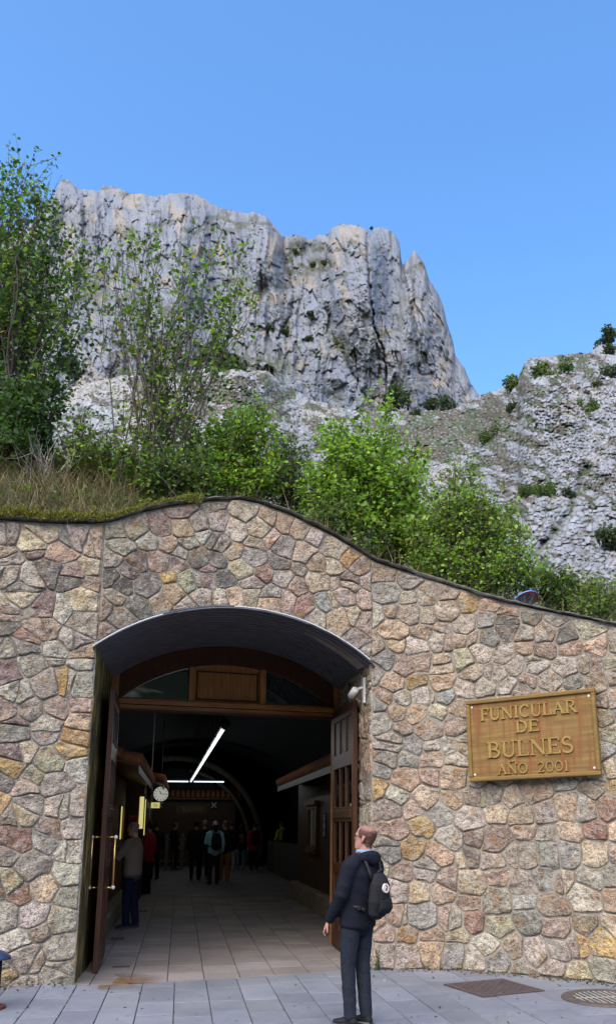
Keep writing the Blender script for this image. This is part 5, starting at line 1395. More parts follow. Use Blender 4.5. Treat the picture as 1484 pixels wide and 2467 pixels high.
def person(label, loc, rz, h=1.75, group=None, vox=0.013, jacket=(0.03, 0.03, 0.04), trousers=(0.05, 0.06, 0.09), shoes=(0.03, 0.03, 0.03), hair=(0.05, 0.035, 0.02), skin=(0.50, 0.29, 0.21),
           larm=None, rarm=None, stance=(0.10, 0.0, 0.0), head_turn=0.0, head_tilt=0.0, hairstyle='short', jl=0.80, bulk=1.0, lean=0.0, fine=False, legw=1.0, hood=False, hands=True):
    e = empty('person', loc, rz); tag(e, label, 'person', group)
    k = h / 1.75; v = lambda x, y, z: Vector((x * k, y * k, z * k))
    st, ly, ry = stance
    ln = lambda z: lean * max(0, z - 0.9)
    hip = {-1: v(-0.092, 0, 0.90), 1: v(0.092, 0, 0.90)}
    ank = {-1: v(-st, ly, 0.085), 1: v(st, ry, 0.085)}
    knee = {s: (hip[s] + ank[s]) / 2 + v(0.008 * s, 0.025, 0.02) for s in (-1, 1)}
    sh = {s: v(s * 0.178, ln(1.43), 1.425) for s in (-1, 1)}
    arms = {}
    for s, a in ((-1, larm), (1, rarm)):
        el, wr = a if a else ((s * 0.245, -0.035, 1.13), (s * 0.25, 0.05, 0.885))
        arms[s] = (v(*el) + Vector((0, ln(1.2) * k, 0)), v(*wr) + Vector((0, ln(1.0) * k, 0)))
    hc = v(0, ln(1.5) + 0.005, 1.512)
    R = Matrix.Rotation(head_turn, 4, 'Z') @ Matrix.Rotation(head_tilt, 4, 'X')
    H = lambda x, y, z: hc + R @ (Vector((x, y, z)) * k)
    # --- body: one continuous figure
    m = MB()
    vs = []; n = 20; fs = []
    for z, a, yc, b in HEADS:
        for j in range(n): an = 2 * math.pi * j / n; vs.append(H(a * math.cos(an), yc + b * math.sin(an), z))
    for i in range(len(HEADS) - 1):
        for j in range(n): fs.append((i * n + j, i * n + (j + 1) % n, (i + 1) * n + (j + 1) % n, (i + 1) * n + j))
    fs += [tuple(range(n - 1, -1, -1)), tuple((len(HEADS) - 1) * n + j for j in range(n))]
    m.add(vs, fs)
    loft(m, [H(0, 0.092, 0.135), H(0, 0.108, 0.105), H(0, 0.110, 0.093)], [0.010 * k, 0.014 * k, 0.013 * k], 8)
    loft(m, [H(-0.030, 0.088, 0.142), H(0.0, 0.094, 0.140), H(0.030, 0.088, 0.142)], [0.012 * k] * 3, 8, (0, 0, 1))
    loft(m, [H(-0.022, 0.088, 0.062), H(0.0, 0.096, 0.062), H(0.022, 0.088, 0.062)], [0.007 * k, 0.009 * k, 0.007 * k], 8, (0, 0, 1))
    loft(m, [H(-0.01, 0.074, 0.018), H(0.01, 0.074, 0.018)], [0.016 * k] * 2, 8, (0, 0, 1))
    for s in (-1, 1):
        loft(m, [H(s * 0.074, -0.005, 0.082), H(s * 0.082, -0.012, 0.108), H(s * 0.082, -0.014, 0.132)], [(0.006 * k, 0.010 * k), (0.008 * k, 0.017 * k), (0.007 * k, 0.014 * k)], 8)
    loft(m, [H(0, -0.02, 0.06), hc + v(0, -0.015, -0.03), v(0, ln(1.43) - 0.01, 1.41)], [0.056 * k, 0.056 * k, (0.075 * k, 0.065 * k)], 14)
    loft(m, [v(0, 0, 0.86), v(0, ln(1.02), 1.02), v(0, ln(1.2), 1.2), v(0, ln(1.36), 1.36), v(0, ln(1.43), 1.435)], [(0.145 * k, 0.10 * k), (0.13 * k, 0.095 * k), (0.15 * k, 0.105 * k), (0.16 * k, 0.095 * k), (0.11 * k, 0.06 * k)], 18)
    for s in (-1, 1):
        el, wr = arms[s]; dw = (wr - el).normalized()
        loft(m, [v(s * 0.15, ln(1.42), 1.405), (sh[s] + el) / 2, el, el + (wr - el) * 0.35, wr], [0.040 * k, 0.042 * k, 0.036 * k, 0.036 * k, 0.024 * k], 12)
        loft(m, [hip[s], (hip[s] + knee[s]) / 2, knee[s], (knee[s] * 0.62 + ank[s] * 0.38), ank[s]], [0.078 * k, 0.070 * k, 0.050 * k, 0.050 * k, 0.034 * k], 14)
        f = ank[s]; loft(m, [f + v(0, -0.035, -0.045), f + v(0, 0.05, -0.05), f + v(s * 0.012, 0.135, -0.062)], [(0.03 * k, 0.03 * k), (0.038 * k, 0.03 * k), (0.034 * k, 0.018 * k)], 12)
        pn = Vector((-s, 0.15, 0)) if not (larm if s < 0 else rarm) else Vector((-s * 0.5, 0, -1))
        hd_ = dw
        hand(m, wr, hd_, pn if abs(Vector(pn).normalized().dot(dw)) < 0.9 else Vector((0, 1, 0)), k, 0.55)
    Ri = R.to_3x3().inverted()
    def paint(co):
        c = np.tile(np.array(skin, float), (len(co), 1))
        q = ((co - np.array(hc)) @ np.array(Ri).T) / k
        head = q[:, 2] > -0.02
        red = head & ((np.abs(q[:, 0]) > 0.068) | (q[:, 1] > 0.098))
        c[red] *= np.array([1.08, 0.86, 0.82])
        if hairstyle in ('stubble', 'balding'):
            sc_ = head & (q[:, 2] > 0.045 + 0.085 * np.clip((q[:, 1] + 0.045) * 12, 0, 1.2)) & (q[:, 1] < 0.055) & ~((np.abs(q[:, 0]) > 0.074) & (q[:, 2] < 0.145) & (np.abs(q[:, 1] + 0.01) < 0.024))
            nz = 0.5 * fbm(q[:, 0] * 60 + 9, q[:, 2] * 60 + q[:, 1] * 47, 3) + 0.5 * vnoise(q[:, 0] * 260 + q[:, 1] * 150 + 40, q[:, 2] * 120 + q[:, 1] * 90)
            top = sstep(0.175, 0.222, q[:, 2])
            dens = np.where(sc_, np.clip(1.0 - 0.55 * top, 0, 1) * (0.55 + 0.75 * nz), 0)
            dens = np.clip(dens, 0, 0.92)[:, None]
            c = c * (1 - dens) + dens * np.array(hair, float)
        lips = head & (np.abs(q[:, 2] - 0.062) < 0.008) & (q[:, 1] > 0.09) & (np.abs(q[:, 0]) < 0.025)
        c[lips] *= np.array([0.85, 0.6, 0.6])
        return np.clip(c, 0.01, 1)
    fused('body', m, M_SKIN, e, 0.0065 if fine else vox * 0.8, 3 if fine else 2, paint)
    if fine:
        for s in (-1, 1):
            MB().ball(H(s * 0.030, 0.089, 0.122), 0.0105 * k, 10, 8).build('eye', plain_eye, e, True)
    # --- trousers
    m = MB()
    loft(m, [v(0, -0.01, 0.86), v(0, -0.005, 0.93), v(0, ln(1.0), 1.02)], [(0.165 * k, 0.118 * k), (0.165 * k * bulk, 0.118 * k), (0.148 * k * bulk, 0.105 * k)], 18)
    for s in (-1, 1):
        loft(m, [hip[s] + v(0, -0.008, -0.02), (hip[s] * 0.6 + knee[s] * 0.4), knee[s], (knee[s] * 0.55 + ank[s] * 0.45), ank[s] + v(0, -0.005, -0.015)], [0.094 * k, 0.086 * k * legw, 0.068 * k * legw, 0.062 * k * legw, 0.056 * k * legw], 16)
    fused('trousers', m, M_DENIM, e, vox, 2, const(trousers), 0.010 if fine else 0.006, 6)
    # --- shoes
    for s in (-1, 1):
        m = MB(); f = ank[s]
        loft(m, [f + v(0, -0.045, -0.045), f + v(0, 0.03, -0.040), f + v(s * 0.012, 0.10, -0.052), f + v(s * 0.016, 0.165, -0.060)], [(0.036 * k, 0.038 * k), (0.043 * k, 0.042 * k), (0.047 * k, 0.031 * k), (0.036 * k, 0.022 * k)], 14)
        loft(m, [f + v(0, -0.02, -0.03), f + v(0, -0.005, 0.035)], [0.042 * k, 0.045 * k], 12)
        o = fused('shoe', m, M_SHOE, e, vox * 0.8, 2, const(shoes))
        cz = np.empty(len(o.data.vertices) * 3, np.float32); o.data.vertices.foreach_get('co', cz); cz = cz.reshape(-1, 3); cz[:, 2] = np.maximum(cz[:, 2], 0.003); o.data.vertices.foreach_set('co', cz.ravel()); o.data.update()
        if fine:
            m2 = MB(); loft(m2, [f + v(0, -0.05, -0.068), f + v(0, 0.05, -0.070), f + v(s * 0.016, 0.17, -0.070)], [(0.042 * k, 0.013 * k), (0.050 * k, 0.013 * k), (0.040 * k, 0.012 * k)], 12); m2.build('sole', M_GREYSOLE, o, True)
    # --- jacket: loose body with sleeves
    m = MB(); b = bulk
    loft(m, [v(0, ln(jl), jl), v(0, ln(1.0), (jl + 1.12) / 2), v(0, ln(1.15) - 0.005, 1.15), v(0, ln(1.3) - 0.01, 1.32), v(0, ln(1.41) - 0.01, 1.42), v(0, ln(1.46) - 0.008, 1.465)],
         [(0.188 * k * b, 0.140 * k * b), (0.180 * k * b, 0.136 * k * b), (0.183 * k * b, 0.138 * k * b), (0.188 * k * b, 0.130 * k * b), (0.150 * k, 0.095 * k), (0.078 * k, 0.070 * k)], 22)
    for s in (-1, 1):
        el, wr = arms[s]
        loft(m, [v(s * 0.06, ln(1.44) - 0.008, 1.435), v(s * 0.135, ln(1.42) - 0.006, 1.422), sh[s] * 1.0 + (el - sh[s]) * 0.12, (sh[s] + el) / 2, el, el + (wr - el) * 0.5, wr - (wr - el).normalized() * 0.01], [0.062 * k, 0.072 * k, 0.076 * k * b, 0.068 * k * b, 0.060 * k * b, 0.053 * k * b, 0.044 * k * b], 14)
    fused('jacket', m, M_CLOTH, e, vox, 6, const(jacket), 0.014 if fine else 0.008, 6)
    if hood:
        m = MB()
        pts = []
        for t in range(9):
            an = math.radians(200 + 140 * t / 8) if False else math.pi * (0.08 + 0.84 * t / 8)
            pts.append(hc + v(-0.125 * math.cos(an), 0.045 - 0.135 * math.sin(an), -0.045 - 0.020 * math.sin(an)))
        loft(m, pts, [(0.030 * k, 0.03 * k)] + [((0.030 + 0.030 * math.sin(math.pi * t / 8)) * k, (0.034 + 0.016 * math.sin(math.pi * t / 8)) * k) for t in range(1, 8)] + [(0.030 * k, 0.03 * k)], 12, (0, 0, 1))
        loft(m, [hc + v(-0.10, -0.07, -0.05), hc + v(0, -0.105, -0.065), hc + v(0.10, -0.07, -0.05)], [(0.05 * k, 0.05 * k), (0.075 * k, 0.06 * k), (0.05 * k, 0.05 * k)], 12, (0, 0, 1))
        fused('hood', m, M_CLOTH, e, vox, 3, const(jacket), 0.008, 12)
    # --- hair
    if hairstyle in ('short', 'long', 'grey'):
        m = MB()
        loft(m, [H(0, -0.02, 0.10), H(0, -0.022, 0.15), H(0, -0.014, 0.195), H(0, -0.010, 0.225)], [(0.078 * k, 0.085 * k), (0.083 * k, 0.094 * k), (0.078 * k, 0.098 * k), (0.05 * k, 0.062 * k)], 16)
        if hairstyle == 'long': loft(m, [H(0, -0.05, 0.15), H(0, -0.085, 0.05), H(0, -0.09, -0.10)], [(0.075 * k, 0.05 * k), (0.08 * k, 0.045 * k), (0.06 * k, 0.03 * k)], 14)
        fused('hair', m, M_HAIR, e, vox * 0.8, 2, const(hair), 0.006, 22)
    elif hairstyle == 'cap':
        m = MB()
        loft(m, [H(0, -0.005, 0.135), H(0, -0.006, 0.18), H(0, -0.006, 0.222)], [(0.084 * k, 0.105 * k), (0.082 * k, 0.103 * k), (0.05 * k, 0.065 * k)], 16)
        loft(m, [H(-0.05, 0.10, 0.138), H(0, 0.15, 0.132), H(0.05, 0.10, 0.138)], [(0.012 * k, 0.035 * k)] * 3, 10, (0, 0, 1))
        fused('cap', m, M_CLOTH, e, vox * 0.8, 2, const((0.62, 0.60, 0.58)))
        m = MB(); loft(m, [H(0, -0.06, 0.13), H(0, -0.075, 0.05), H(0, -0.08, -0.08)], [(0.075 * k, 0.04 * k), (0.08 * k, 0.045 * k), (0.06 * k, 0.03 * k)], 12)
        fused('hair', m, M_HAIR, e, vox * 0.8, 2, const(hair), 0.006, 22)
    e['k'] = k
    return e, H, v

def backpack(label, host, k, col, group=None, vox=0.012, w=0.14, hgt=0.42, y0=-0.155, z0=0.98, fine=False, lean=0.0):
    bp = empty('backpack', (0, 0, 0)); bp.matrix_world = Matrix.Translation(host.location) @ Matrix.Rotation(host.rotation_euler.z, 4, 'Z')
    tag(bp, label, 'backpack', group)
    v = lambda x, y, z: Vector((x * k, (y + lean * max(0, z - 0.9)) * k, z * k))
    m = MB()
    loft(m, [v(0, y0 - 0.065, z0 + 0.02), v(0, y0 - 0.075, z0 + hgt * 0.35), v(0, y0 - 0.068, z0 + hgt * 0.75), v(0, y0 - 0.05, z0 + hgt * 0.97)], [(w * 0.92 * k, 0.068 * k), (w * 1.06 * k, 0.085 * k), (w * k, 0.075 * k), (w * 0.7 * k, 0.04 * k)], 18)
    fused('bag', m, M_CLOTH, bp, vox, 2, const(col), 0.006, 14)
    m = MB(); loft(m, [v(0, y0 - 0.145, z0 + 0.04), v(0, y0 - 0.160, z0 + hgt * 0.22), v(0, y0 - 0.150, z0 + hgt * 0.42)], [(w * 0.75 * k, 0.03 * k), (w * 0.8 * k, 0.04 * k), (w * 0.72 * k, 0.025 * k)], 14)
    fused('pocket', m, M_CLOTH, bp, vox, 2, const(tuple(c * 0.8 for c in col)), 0.004, 14)
    for s in (-1, 1):
        m = MB(); pts = [v(s * 0.085, y0 - 0.03, z0 + hgt * 0.9), v(s * 0.105, -0.06, 1.485), v(s * 0.115, 0.04, 1.47), v(s * 0.125, 0.125, 1.36), v(s * 0.15, 0.135, 1.2), v(s * 0.19, 0.04, 1.08), v(s * 0.12, y0 - 0.02, z0 + 0.06)]
        C = catmull([tuple(p) for p in pts], 5)
        m.tube([Vector(c) for c in C], 0.017 * k, 8); m.build('strap', M_BLACK, bp, True)
    if fine:
        m = MB(); m.tube([v(-0.04, y0 - 0.05, z0 + hgt * 0.99), v(-0.025, y0 - 0.06, z0 + hgt * 1.09), v(0.025, y0 - 0.06, z0 + hgt * 1.09), v(0.04, y0 - 0.05, z0 + hgt * 0.99)], 0.010, 8); m.build('handle', M_BLACK, bp, True)
    return bp, v
plain_eye = simple('eye', (0.12, 0.09, 0.07), 0.2, 0.1, 5, 0.5, 0)
M_GREYSOLE = simple('grey_rubber', (0.12, 0.12, 0.12), 0.8, 0.1, 10, 0.1, 0)

def face_dir(dx, dy): return math.atan2(-dx, dy)       # rotation that turns +Y to (dx, dy)
# the man in front
g = ground(860, 2470)
rzm = face_dir(-0.80, 0.60)
man, Hm, vm = person('man with glasses in navy hooded jacket and grey jeans standing on the pavement', (g[0], g[1], 0), rzm, 1.67, vox=0.011, jacket=(0.010, 0.011, 0.019), trousers=(0.022, 0.026, 0.036),
    shoes=(0.012, 0.012, 0.014), hair=(0.035, 0.017, 0.010), skin=(0.46, 0.24, 0.18), larm=((-0.245, 0.03, 1.13), (-0.215, 0.17, 0.90)), rarm=((0.24, -0.03, 1.13), (0.22, 0.10, 0.90)),
    stance=(0.075, 0.02, -0.04), head_turn=0.16, head_tilt=0.20, hairstyle='balding', jl=0.86, bulk=1.08, lean=-0.13, fine=True, legw=1.0, hood=True)
km = 1.66 / 1.75
m = MB()
for s in (-1, 1):
    m.tube([Hm(s * 0.062, 0.094, 0.130), Hm(s * 0.079, 0.075, 0.131), Hm(s * 0.083, -0.012, 0.134), Hm(s * 0.080, -0.028, 0.118)], 0.0034, 6)
    cx = s * 0.033; m.tube([Hm(cx + 0.027 * math.cos(t * math.pi / 8), 0.108 - 0.25 * abs(cx + 0.027 * math.cos(t * math.pi / 8)) ** 1.5, 0.122 + 0.020 * math.sin(t * math.pi / 8)) for t in range(17)], 0.003, 6, False)
m.tube([Hm(-0.008, 0.108, 0.125), Hm(0.008, 0.108, 0.125)], 0.003, 6); m.build('glasses', M_BLACK, man, True)
m = MB(); pts = []
for t in range(13):
    an = 2 * math.pi * t / 12; pts.append(Hm(0.068 * math.cos(an), -0.012 + 0.070 * math.sin(an), -0.004 - 0.014 * math.sin(an)))
loft(m, pts, [(0.022, 0.010)] * 13, 8, (0, 0, 1)); m.build('shirt_collar', simple('blue_shirt', (0.22, 0.32, 0.46), 0.8, 0.15, 40), man, True)
bp, vb = backpack('small black backpack with a round pale badge on the back of the man in navy', man, km, (0.020, 0.020, 0.024), None, 0.010, 0.118, 0.37, -0.150, 0.95, True, -0.13)
bc = vb(-0.015, -0.288, 1.20); nb = Vector((-0.08, -1, 0.10)).normalized()
t1 = nb.cross(Vector((0, 0, 1))).normalized(); t2 = t1.cross(nb)
def disc(c, r, d, n=24): return [c + nb * d + (t1 * math.cos(2 * math.pi * i / n) + t2 * math.sin(2 * math.pi * i / n)) * r for i in range(n)]
m = MB(); p = disc(bc, 0.040, 0.014) + disc(bc, 0.040, -0.06); m.add(p, [tuple(range(23, -1, -1)), tuple(range(24, 48))] + [(i, (i + 1) % 24, 24 + (i + 1) % 24, 24 + i) for i in range(24)])
bd = m.build('badge', simple('pale_badge', (0.74, 0.64, 0.55), 0.6, 0.05, 5), bp)
m = MB(); cen = bc + nb * 0.012
m.tube([cen + t2 * 0.028 + t1 * 0.004, cen + t2 * 0.012 - t1 * 0.012, cen - t2 * 0.006 - t1 * 0.004, cen - t2 * 0.022 + t1 * 0.010], [0.004, 0.009, 0.011, 0.004], 8); m.build('emblem', simple('badge_print', (0.10, 0.03, 0.02), 0.6, 0.1, 5), bd, True)
MB().box((0, 0, 0), (0.165, 0.012, 0.006), Matrix.Translation(vb(0, -0.31, 1.12))).build('zip', M_BLACK, bp)
MB().box((0, 0, 0), (0.05, 0.03, 0.035), Matrix.Translation(vb(-0.15, -0.13, 1.03))).build('buckle', M_BLACK, bp, bevel=0.006)

# man at the ticket window
g = ground(312, 2236)
p2, H2, v2 = person('man in brown jacket and dark blue jeans reaching to the ticket window on the left', (g[0], g[1], 0), face_dir(-0.985, 0.12), 1.73, vox=0.012, jacket=(0.27, 0.205, 0.15), trousers=(0.014, 0.019, 0.042), shoes=(0.02, 0.027, 0.05),
    hair=(0.28, 0.22, 0.18), skin=(0.80, 0.40, 0.24), larm=((-0.245, 0.16, 1.16), (-0.13, 0.385, 1.32)), rarm=((0.24, 0.15, 1.16), (0.12, 0.37, 1.32)), stance=(0.10, 0.03, -0.06), head_turn=0.0, head_tilt=-0.12, hairstyle='balding', jl=0.88, bulk=1.12, fine=True, legw=1.08)
m = MB(); loft(m, [v2(0, 0, 0.835), v2(0, 0, 0.885)], [(0.192, 0.142), (0.19, 0.14)], 20); m.build('jacket_hem', simple('grey_hem', (0.10, 0.085, 0.075), 0.9, 0.2, 60), p2, True)

QG = 'people queueing in the hall'
def q(px, py, Yd=None, **kw):
    g = ground(px, py); lab = kw.pop('label'); d = kw.pop('face', (-0.2, 0.98)); hh = kw.pop('h', 1.74)
    bpk = kw.pop('pack', None)
    e, H, v = person(lab, (g[0], g[1], 0), face_dir(*d), hh, group=QG, vox=0.02, **kw)
    if bpk:
        backpack(bpk[0], e, hh / 1.75, bpk[1], None, 0.02, bpk[2] if len(bpk) > 2 else 0.14, bpk[3] if len(bpk) > 3 else 0.44)
    return e
q(352, 2215 - 60, label='person in a red jacket half hidden behind the man in brown', h=1.76, jacket=(0.30, 0.02, 0.025), trousers=(0.02, 0.02, 0.03), face=(-0.9, 0.3), hair=(0.02, 0.015, 0.01))
q(371, 2119, label='person all in black standing behind the man in brown at the left', h=1.80, jacket=(0.015, 0.015, 0.018), trousers=(0.012, 0.012, 0.015), shoes=(0.02, 0.02, 0.02), face=(-0.6, 0.8))
q(418, 2096, label='person in dark clothes in front of the slatted barrier', h=1.78, jacket=(0.02, 0.022, 0.03), trousers=(0.015, 0.016, 0.02), face=(0.7, 0.7))
q(469, 2121, label='person in a long black coat at the left of the queue', h=1.83, jacket=(0.014, 0.014, 0.017), trousers=(0.014, 0.014, 0.02), shoes=(0.03, 0.03, 0.03), hairstyle='short', hair=(0.015, 0.012, 0.01), jl=0.72, bulk=1.1)
q(489, 2118, label='grey haired person in black jacket and white trainers in the queue', h=1.84, jacket=(0.016, 0.016, 0.02), trousers=(0.016, 0.018, 0.026), shoes=(0.5, 0.5, 0.5), hair=(0.26, 0.25, 0.24), bulk=1.08)
q(514, 2131, label='person in a light blue jacket and pale cap carrying a backpack', h=1.80, jacket=(0.42, 0.80, 0.86), trousers=(0.035, 0.04, 0.04), shoes=(0.02, 0.02, 0.02), hairstyle='cap', hair=(0.015, 0.012, 0.01), face=(-0.35, 0.93), larm=((-0.25, 0.03, 1.13), (-0.14, 0.24, 1.16)), jl=0.86,
  pack=('dark green backpack on the back of the person in light blue', (0.018, 0.03, 0.028)))
q(539, 2123, label='person in a black jacket and ochre brown trousers', h=1.83, jacket=(0.018, 0.017, 0.018), trousers=(0.46, 0.22, 0.04), shoes=(0.55, 0.50, 0.36), hairstyle='balding', hair=(0.10, 0.05, 0.03), head_turn=0.9, legw=1.2, bulk=1.1, jl=0.86)
q(555, 2100, label='person in a dark jacket and pale grey trousers deep in the queue', h=1.83, jacket=(0.022, 0.022, 0.025), trousers=(0.45, 0.43, 0.39), shoes=(0.5, 0.5, 0.48), bulk=1.12, legw=1.1)
q(579, 2096, label='person in light blue jeans with a tan backpack', h=1.74, jacket=(0.018, 0.018, 0.022), trousers=(0.22, 0.32, 0.46), shoes=(0.35, 0.35, 0.36), hairstyle='long', hair=(0.02, 0.015, 0.012),
  pack=('small tan backpack on the person in light blue jeans', (0.22, 0.135, 0.085), 0.12, 0.36))
q(612, 2100, label='person in a dark red jacket carrying a large black backpack', h=1.78, jacket=(0.36, 0.025, 0.045), trousers=(0.015, 0.015, 0.02), shoes=(0.25, 0.25, 0.25), hair=(0.02, 0.015, 0.012),
  pack=('large black backpack on the person in dark red', (0.022, 0.012, 0.014), 0.16, 0.5))
q(677, 2091, label='person in a yellow green jacket standing apart at the right', h=1.82, jacket=(0.48, 0.46, 0.09), trousers=(0.013, 0.013, 0.016), shoes=(0.5, 0.5, 0.5), hairstyle='short', hair=(0.06, 0.05, 0.04), face=(-0.75, 0.66), larm=((-0.25, 0.04, 1.13), (-0.16, 0.22, 1.05)), hood=True, jl=0.86,
  pack=('black backpack on the person in the yellow green jacket', (0.014, 0.014, 0.016), 0.15, 0.46))
# ------------------------------------------------------------------ plants on the bank behind the wall
PR = np.random.RandomState(77)
def leaf_mesh(name, P, size, cols, parent, mat=None, droop=0.35, wid=0.42):
    """P (n,3) leaf feet; each leaf is two folded quads with its own tilt and colour"""
    n = len(P)
    an = PR.rand(n) * 2 * np.pi; ti = PR.normal(-droop, 0.55, n)
    d = np.stack([np.cos(an) * np.cos(ti), np.sin(an) * np.cos(ti), np.sin(ti)], 1)
    up = PR.normal(0, 0.45, (n, 3)) + np.array([0, -0.25, 1.0]); s = np.cross(d, up); s /= np.linalg.norm(s, axis=1, keepdims=True) + 1e-9
    nn = np.cross(s, d)
    L = (size * (0.6 + 0.7 * PR.rand(n)))[:, None]; W = L * wid
    base = P; tip = P + d * L
    V = np.stack([base, base + d * L * 0.28 + s * W * 0.9 + nn * L * 0.10, base + d * L * 0.68 + s * W * 0.8 + nn * L * 0.08, tip, base + d * L * 0.68 - s * W * 0.8 + nn * L * 0.08, base + d * L * 0.28 - s * W * 0.9 + nn * L * 0.10], 1).reshape(-1, 3)
    i = np.arange(n)[:, None] * 6
    Fq = np.concatenate([i + np.array([[0, 1, 2, 3]]), i + np.array([[3, 4, 5, 0]])])
    return np_obj(name, V, Fq, mat or M_LEAF, parent, False, np.repeat(cols, 6, 0))

def leaf_cols(n, pal, yellow=0.03, var=0.3):
    c = np.array(pal)[PR.randint(0, len(pal), n)] * (1 + var * PR.normal(0, 1, (n, 1))).clip(0.45, 1.7)
    y = PR.rand(n) < yellow; c[y] = np.array([0.34, 0.30, 0.05]) * (0.7 + 0.5 * PR.rand(y.sum(), 1))
    return c.clip(0.008, 0.6)
GREENS = [(0.125, 0.213, 0.037), (0.169, 0.276, 0.044), (0.094, 0.167, 0.033), (0.2, 0.299, 0.055)]
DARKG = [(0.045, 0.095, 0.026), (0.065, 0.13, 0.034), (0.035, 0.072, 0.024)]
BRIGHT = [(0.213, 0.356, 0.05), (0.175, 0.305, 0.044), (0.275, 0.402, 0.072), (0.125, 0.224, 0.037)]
OLIVE = [(0.13, 0.16, 0.05), (0.165, 0.19, 0.066), (0.09, 0.12, 0.04)]

def bez(a, b, c, d, n):
    t = np.linspace(0, 1, n)[:, None]
    return (1 - t)**3 * a + 3 * (1 - t)**2 * t * b + 3 * (1 - t) * t * t * c + t**3 * d

def plant(name, label, cat, base, blobs, n_stem, n_twig, n_leaf, lsize, pal, group=None, r0=0.022, spread=0.25, twig=0.55, yellow=0.03, dspread=0.8, bark=None, tlo=0.35, barerate=0.0, jit_leaf=0.05, maxlen=None):
    """stems rise from one base towards points of the crown; twigs leave them and carry the leaves"""
    bx, by, bY = base; e = empty(name, at_depth(bx, by, bY)); tag(e, label, cat, group)
    B0 = np.array(e.location); m = MB(); LP = []
    w = np.array([b[4] for b in blobs], float); w /= w.sum()
    for k in range(n_stem):
        b = blobs[PR.choice(len(blobs), p=w)]
        for _ in range(20):
            u = PR.uniform(-1, 1, 3)
            if u @ u < 1: break
        T = np.array(at_depth(b[0] + u[0] * b[2], b[1] + u[1] * b[3], bY + u[2] * dspread + (b[5] if len(b) > 5 else 0)))
        s = B0 + np.array([PR.uniform(-spread, spread), PR.uniform(-spread, spread) * 0.7, -0.25])
        h = np.linalg.norm(T - s)
        P = bez(s, s + np.array([(T[0] - s[0]) * 0.15, (T[1] - s[1]) * 0.1, h * 0.42]) + PR.normal(0, 0.06 * h, 3), T - (T - s) * 0.25 + np.array([0, 0, -0.02 * h]) + PR.normal(0, 0.05 * h, 3), T, 11)
        P[1:-1] += PR.normal(0, 0.010 * h, (9, 3))
        rr = r0 * (0.55 + 0.7 * PR.rand()) * min(1.2, h / 4)
        m.tube(P - B0, list(np.linspace(rr, 0.0035, 11)), 5, False)
        for j in range(n_twig):
            t = tlo + (1 - tlo) * PR.rand() ** 0.8; f = t * 10; i = min(9, int(f)); p = P[i] + (P[i + 1] - P[i]) * (f - i)
            ax = P[i + 1] - P[i]; ax /= np.linalg.norm(ax)
            d = ax * 0.55 + PR.normal(0, 0.6, 3) + np.array([0, 0, 0.25]); d /= np.linalg.norm(d)
            l = twig * (0.4 + 0.9 * PR.rand()) * (1.15 - 0.5 * t)
            q = p + d * l * 0.5 + PR.normal(0, 0.05, 3) * l; r = p + d * l + np.array([0, 0, 0.10 * l])
            m.tube([p - B0, q - B0, r - B0], [0.0055, 0.004, 0.002], 4, False)
            if PR.rand() < barerate: continue
            nl = max(1, int(n_leaf * (0.5 + PR.rand())))
            tt = PR.rand(nl)[:, None] ** 0.7
            LP.append(p * (1 - tt) + r * tt + PR.normal(0, jit_leaf, (nl, 3)))
    m.build('trunk', bark or M_BARK, e, True)
    if LP:
        LP = np.concatenate(LP) - B0
        leaf_mesh('crown', LP, lsize, leaf_cols(len(LP), pal, yellow), e)
    return e

def wall_depth(px):
    best = None
    for c in (C_LEFT, C_ARCH, C_RIGHT):
        h = c.hit(px, np.interp(px, _tx, _ty))
        if h: return c.xy(h[0])[1], h[1]
    return 9.0, 4.0

# tall tree at the left edge and the many-stemmed hazel beside it
plant('hazel_tree', 'tall leafy tree at the left edge reaching above the ridge line', 'tree', (-30, 1150, 13.4),
      [(110, 405, 50, 50, 2.0), (60, 440, 60, 60, 1.2), (195, 620, 45, 80, 1.5), (195, 790, 40, 45, 1.0), (170, 520, 45, 50, 0.9), (40, 470, 50, 70, 1.0), (20, 560, 90, 140, 3.0), (110, 600, 100, 140, 3.6), (130, 460, 55, 75, 1.0), (50, 740, 110, 120, 3), (150, 760, 60, 50, 1.0), (20, 930, 100, 110, 2.6)], 64, 14, 9, 0.082, DARKG + GREENS[:3] + DARKG[:2], None, 0.026, 0.5, 0.75, 0.02, 0.9)
plant('hazel_shrub', 'dark dense leafy shrub beneath the tall tree at the left edge', 'shrub', (40, 1150, 13.0),
      [(30, 990, 105, 90, 3), (90, 960, 60, 70, 1), (20, 1080, 90, 60, 1)], 40, 14, 12, 0.08, DARKG, None, 0.02, 0.7, 0.6, 0.0, 0.9)
plant('hazel_tree', 'sparse many-stemmed young tree with thin grey stems above the mossy wall', 'tree', (355, 1205, 12.6),
      [(270, 660, 45, 110, 1.3), (560, 570, 40, 60, 0.9), (600, 720, 30, 60, 0.7), (390, 640, 130, 130, 2.0), (330, 600, 70, 90, 1), (470, 560, 70, 80, 1.3), (585, 640, 30, 80, 1.1), (540, 760, 60, 80, 1.0), (500, 760, 90, 110, 1.6), (330, 800, 100, 120, 2), (400, 900, 90, 100, 2.2), (330, 960, 70, 80, 1.2), (470, 950, 60, 80, 1.2)], 68, 11, 5, 0.078, GREENS + DARKG + GREENS, None, 0.016, 0.38, 0.5, 0.04, 0.7, tlo=0.42, barerate=0.2)
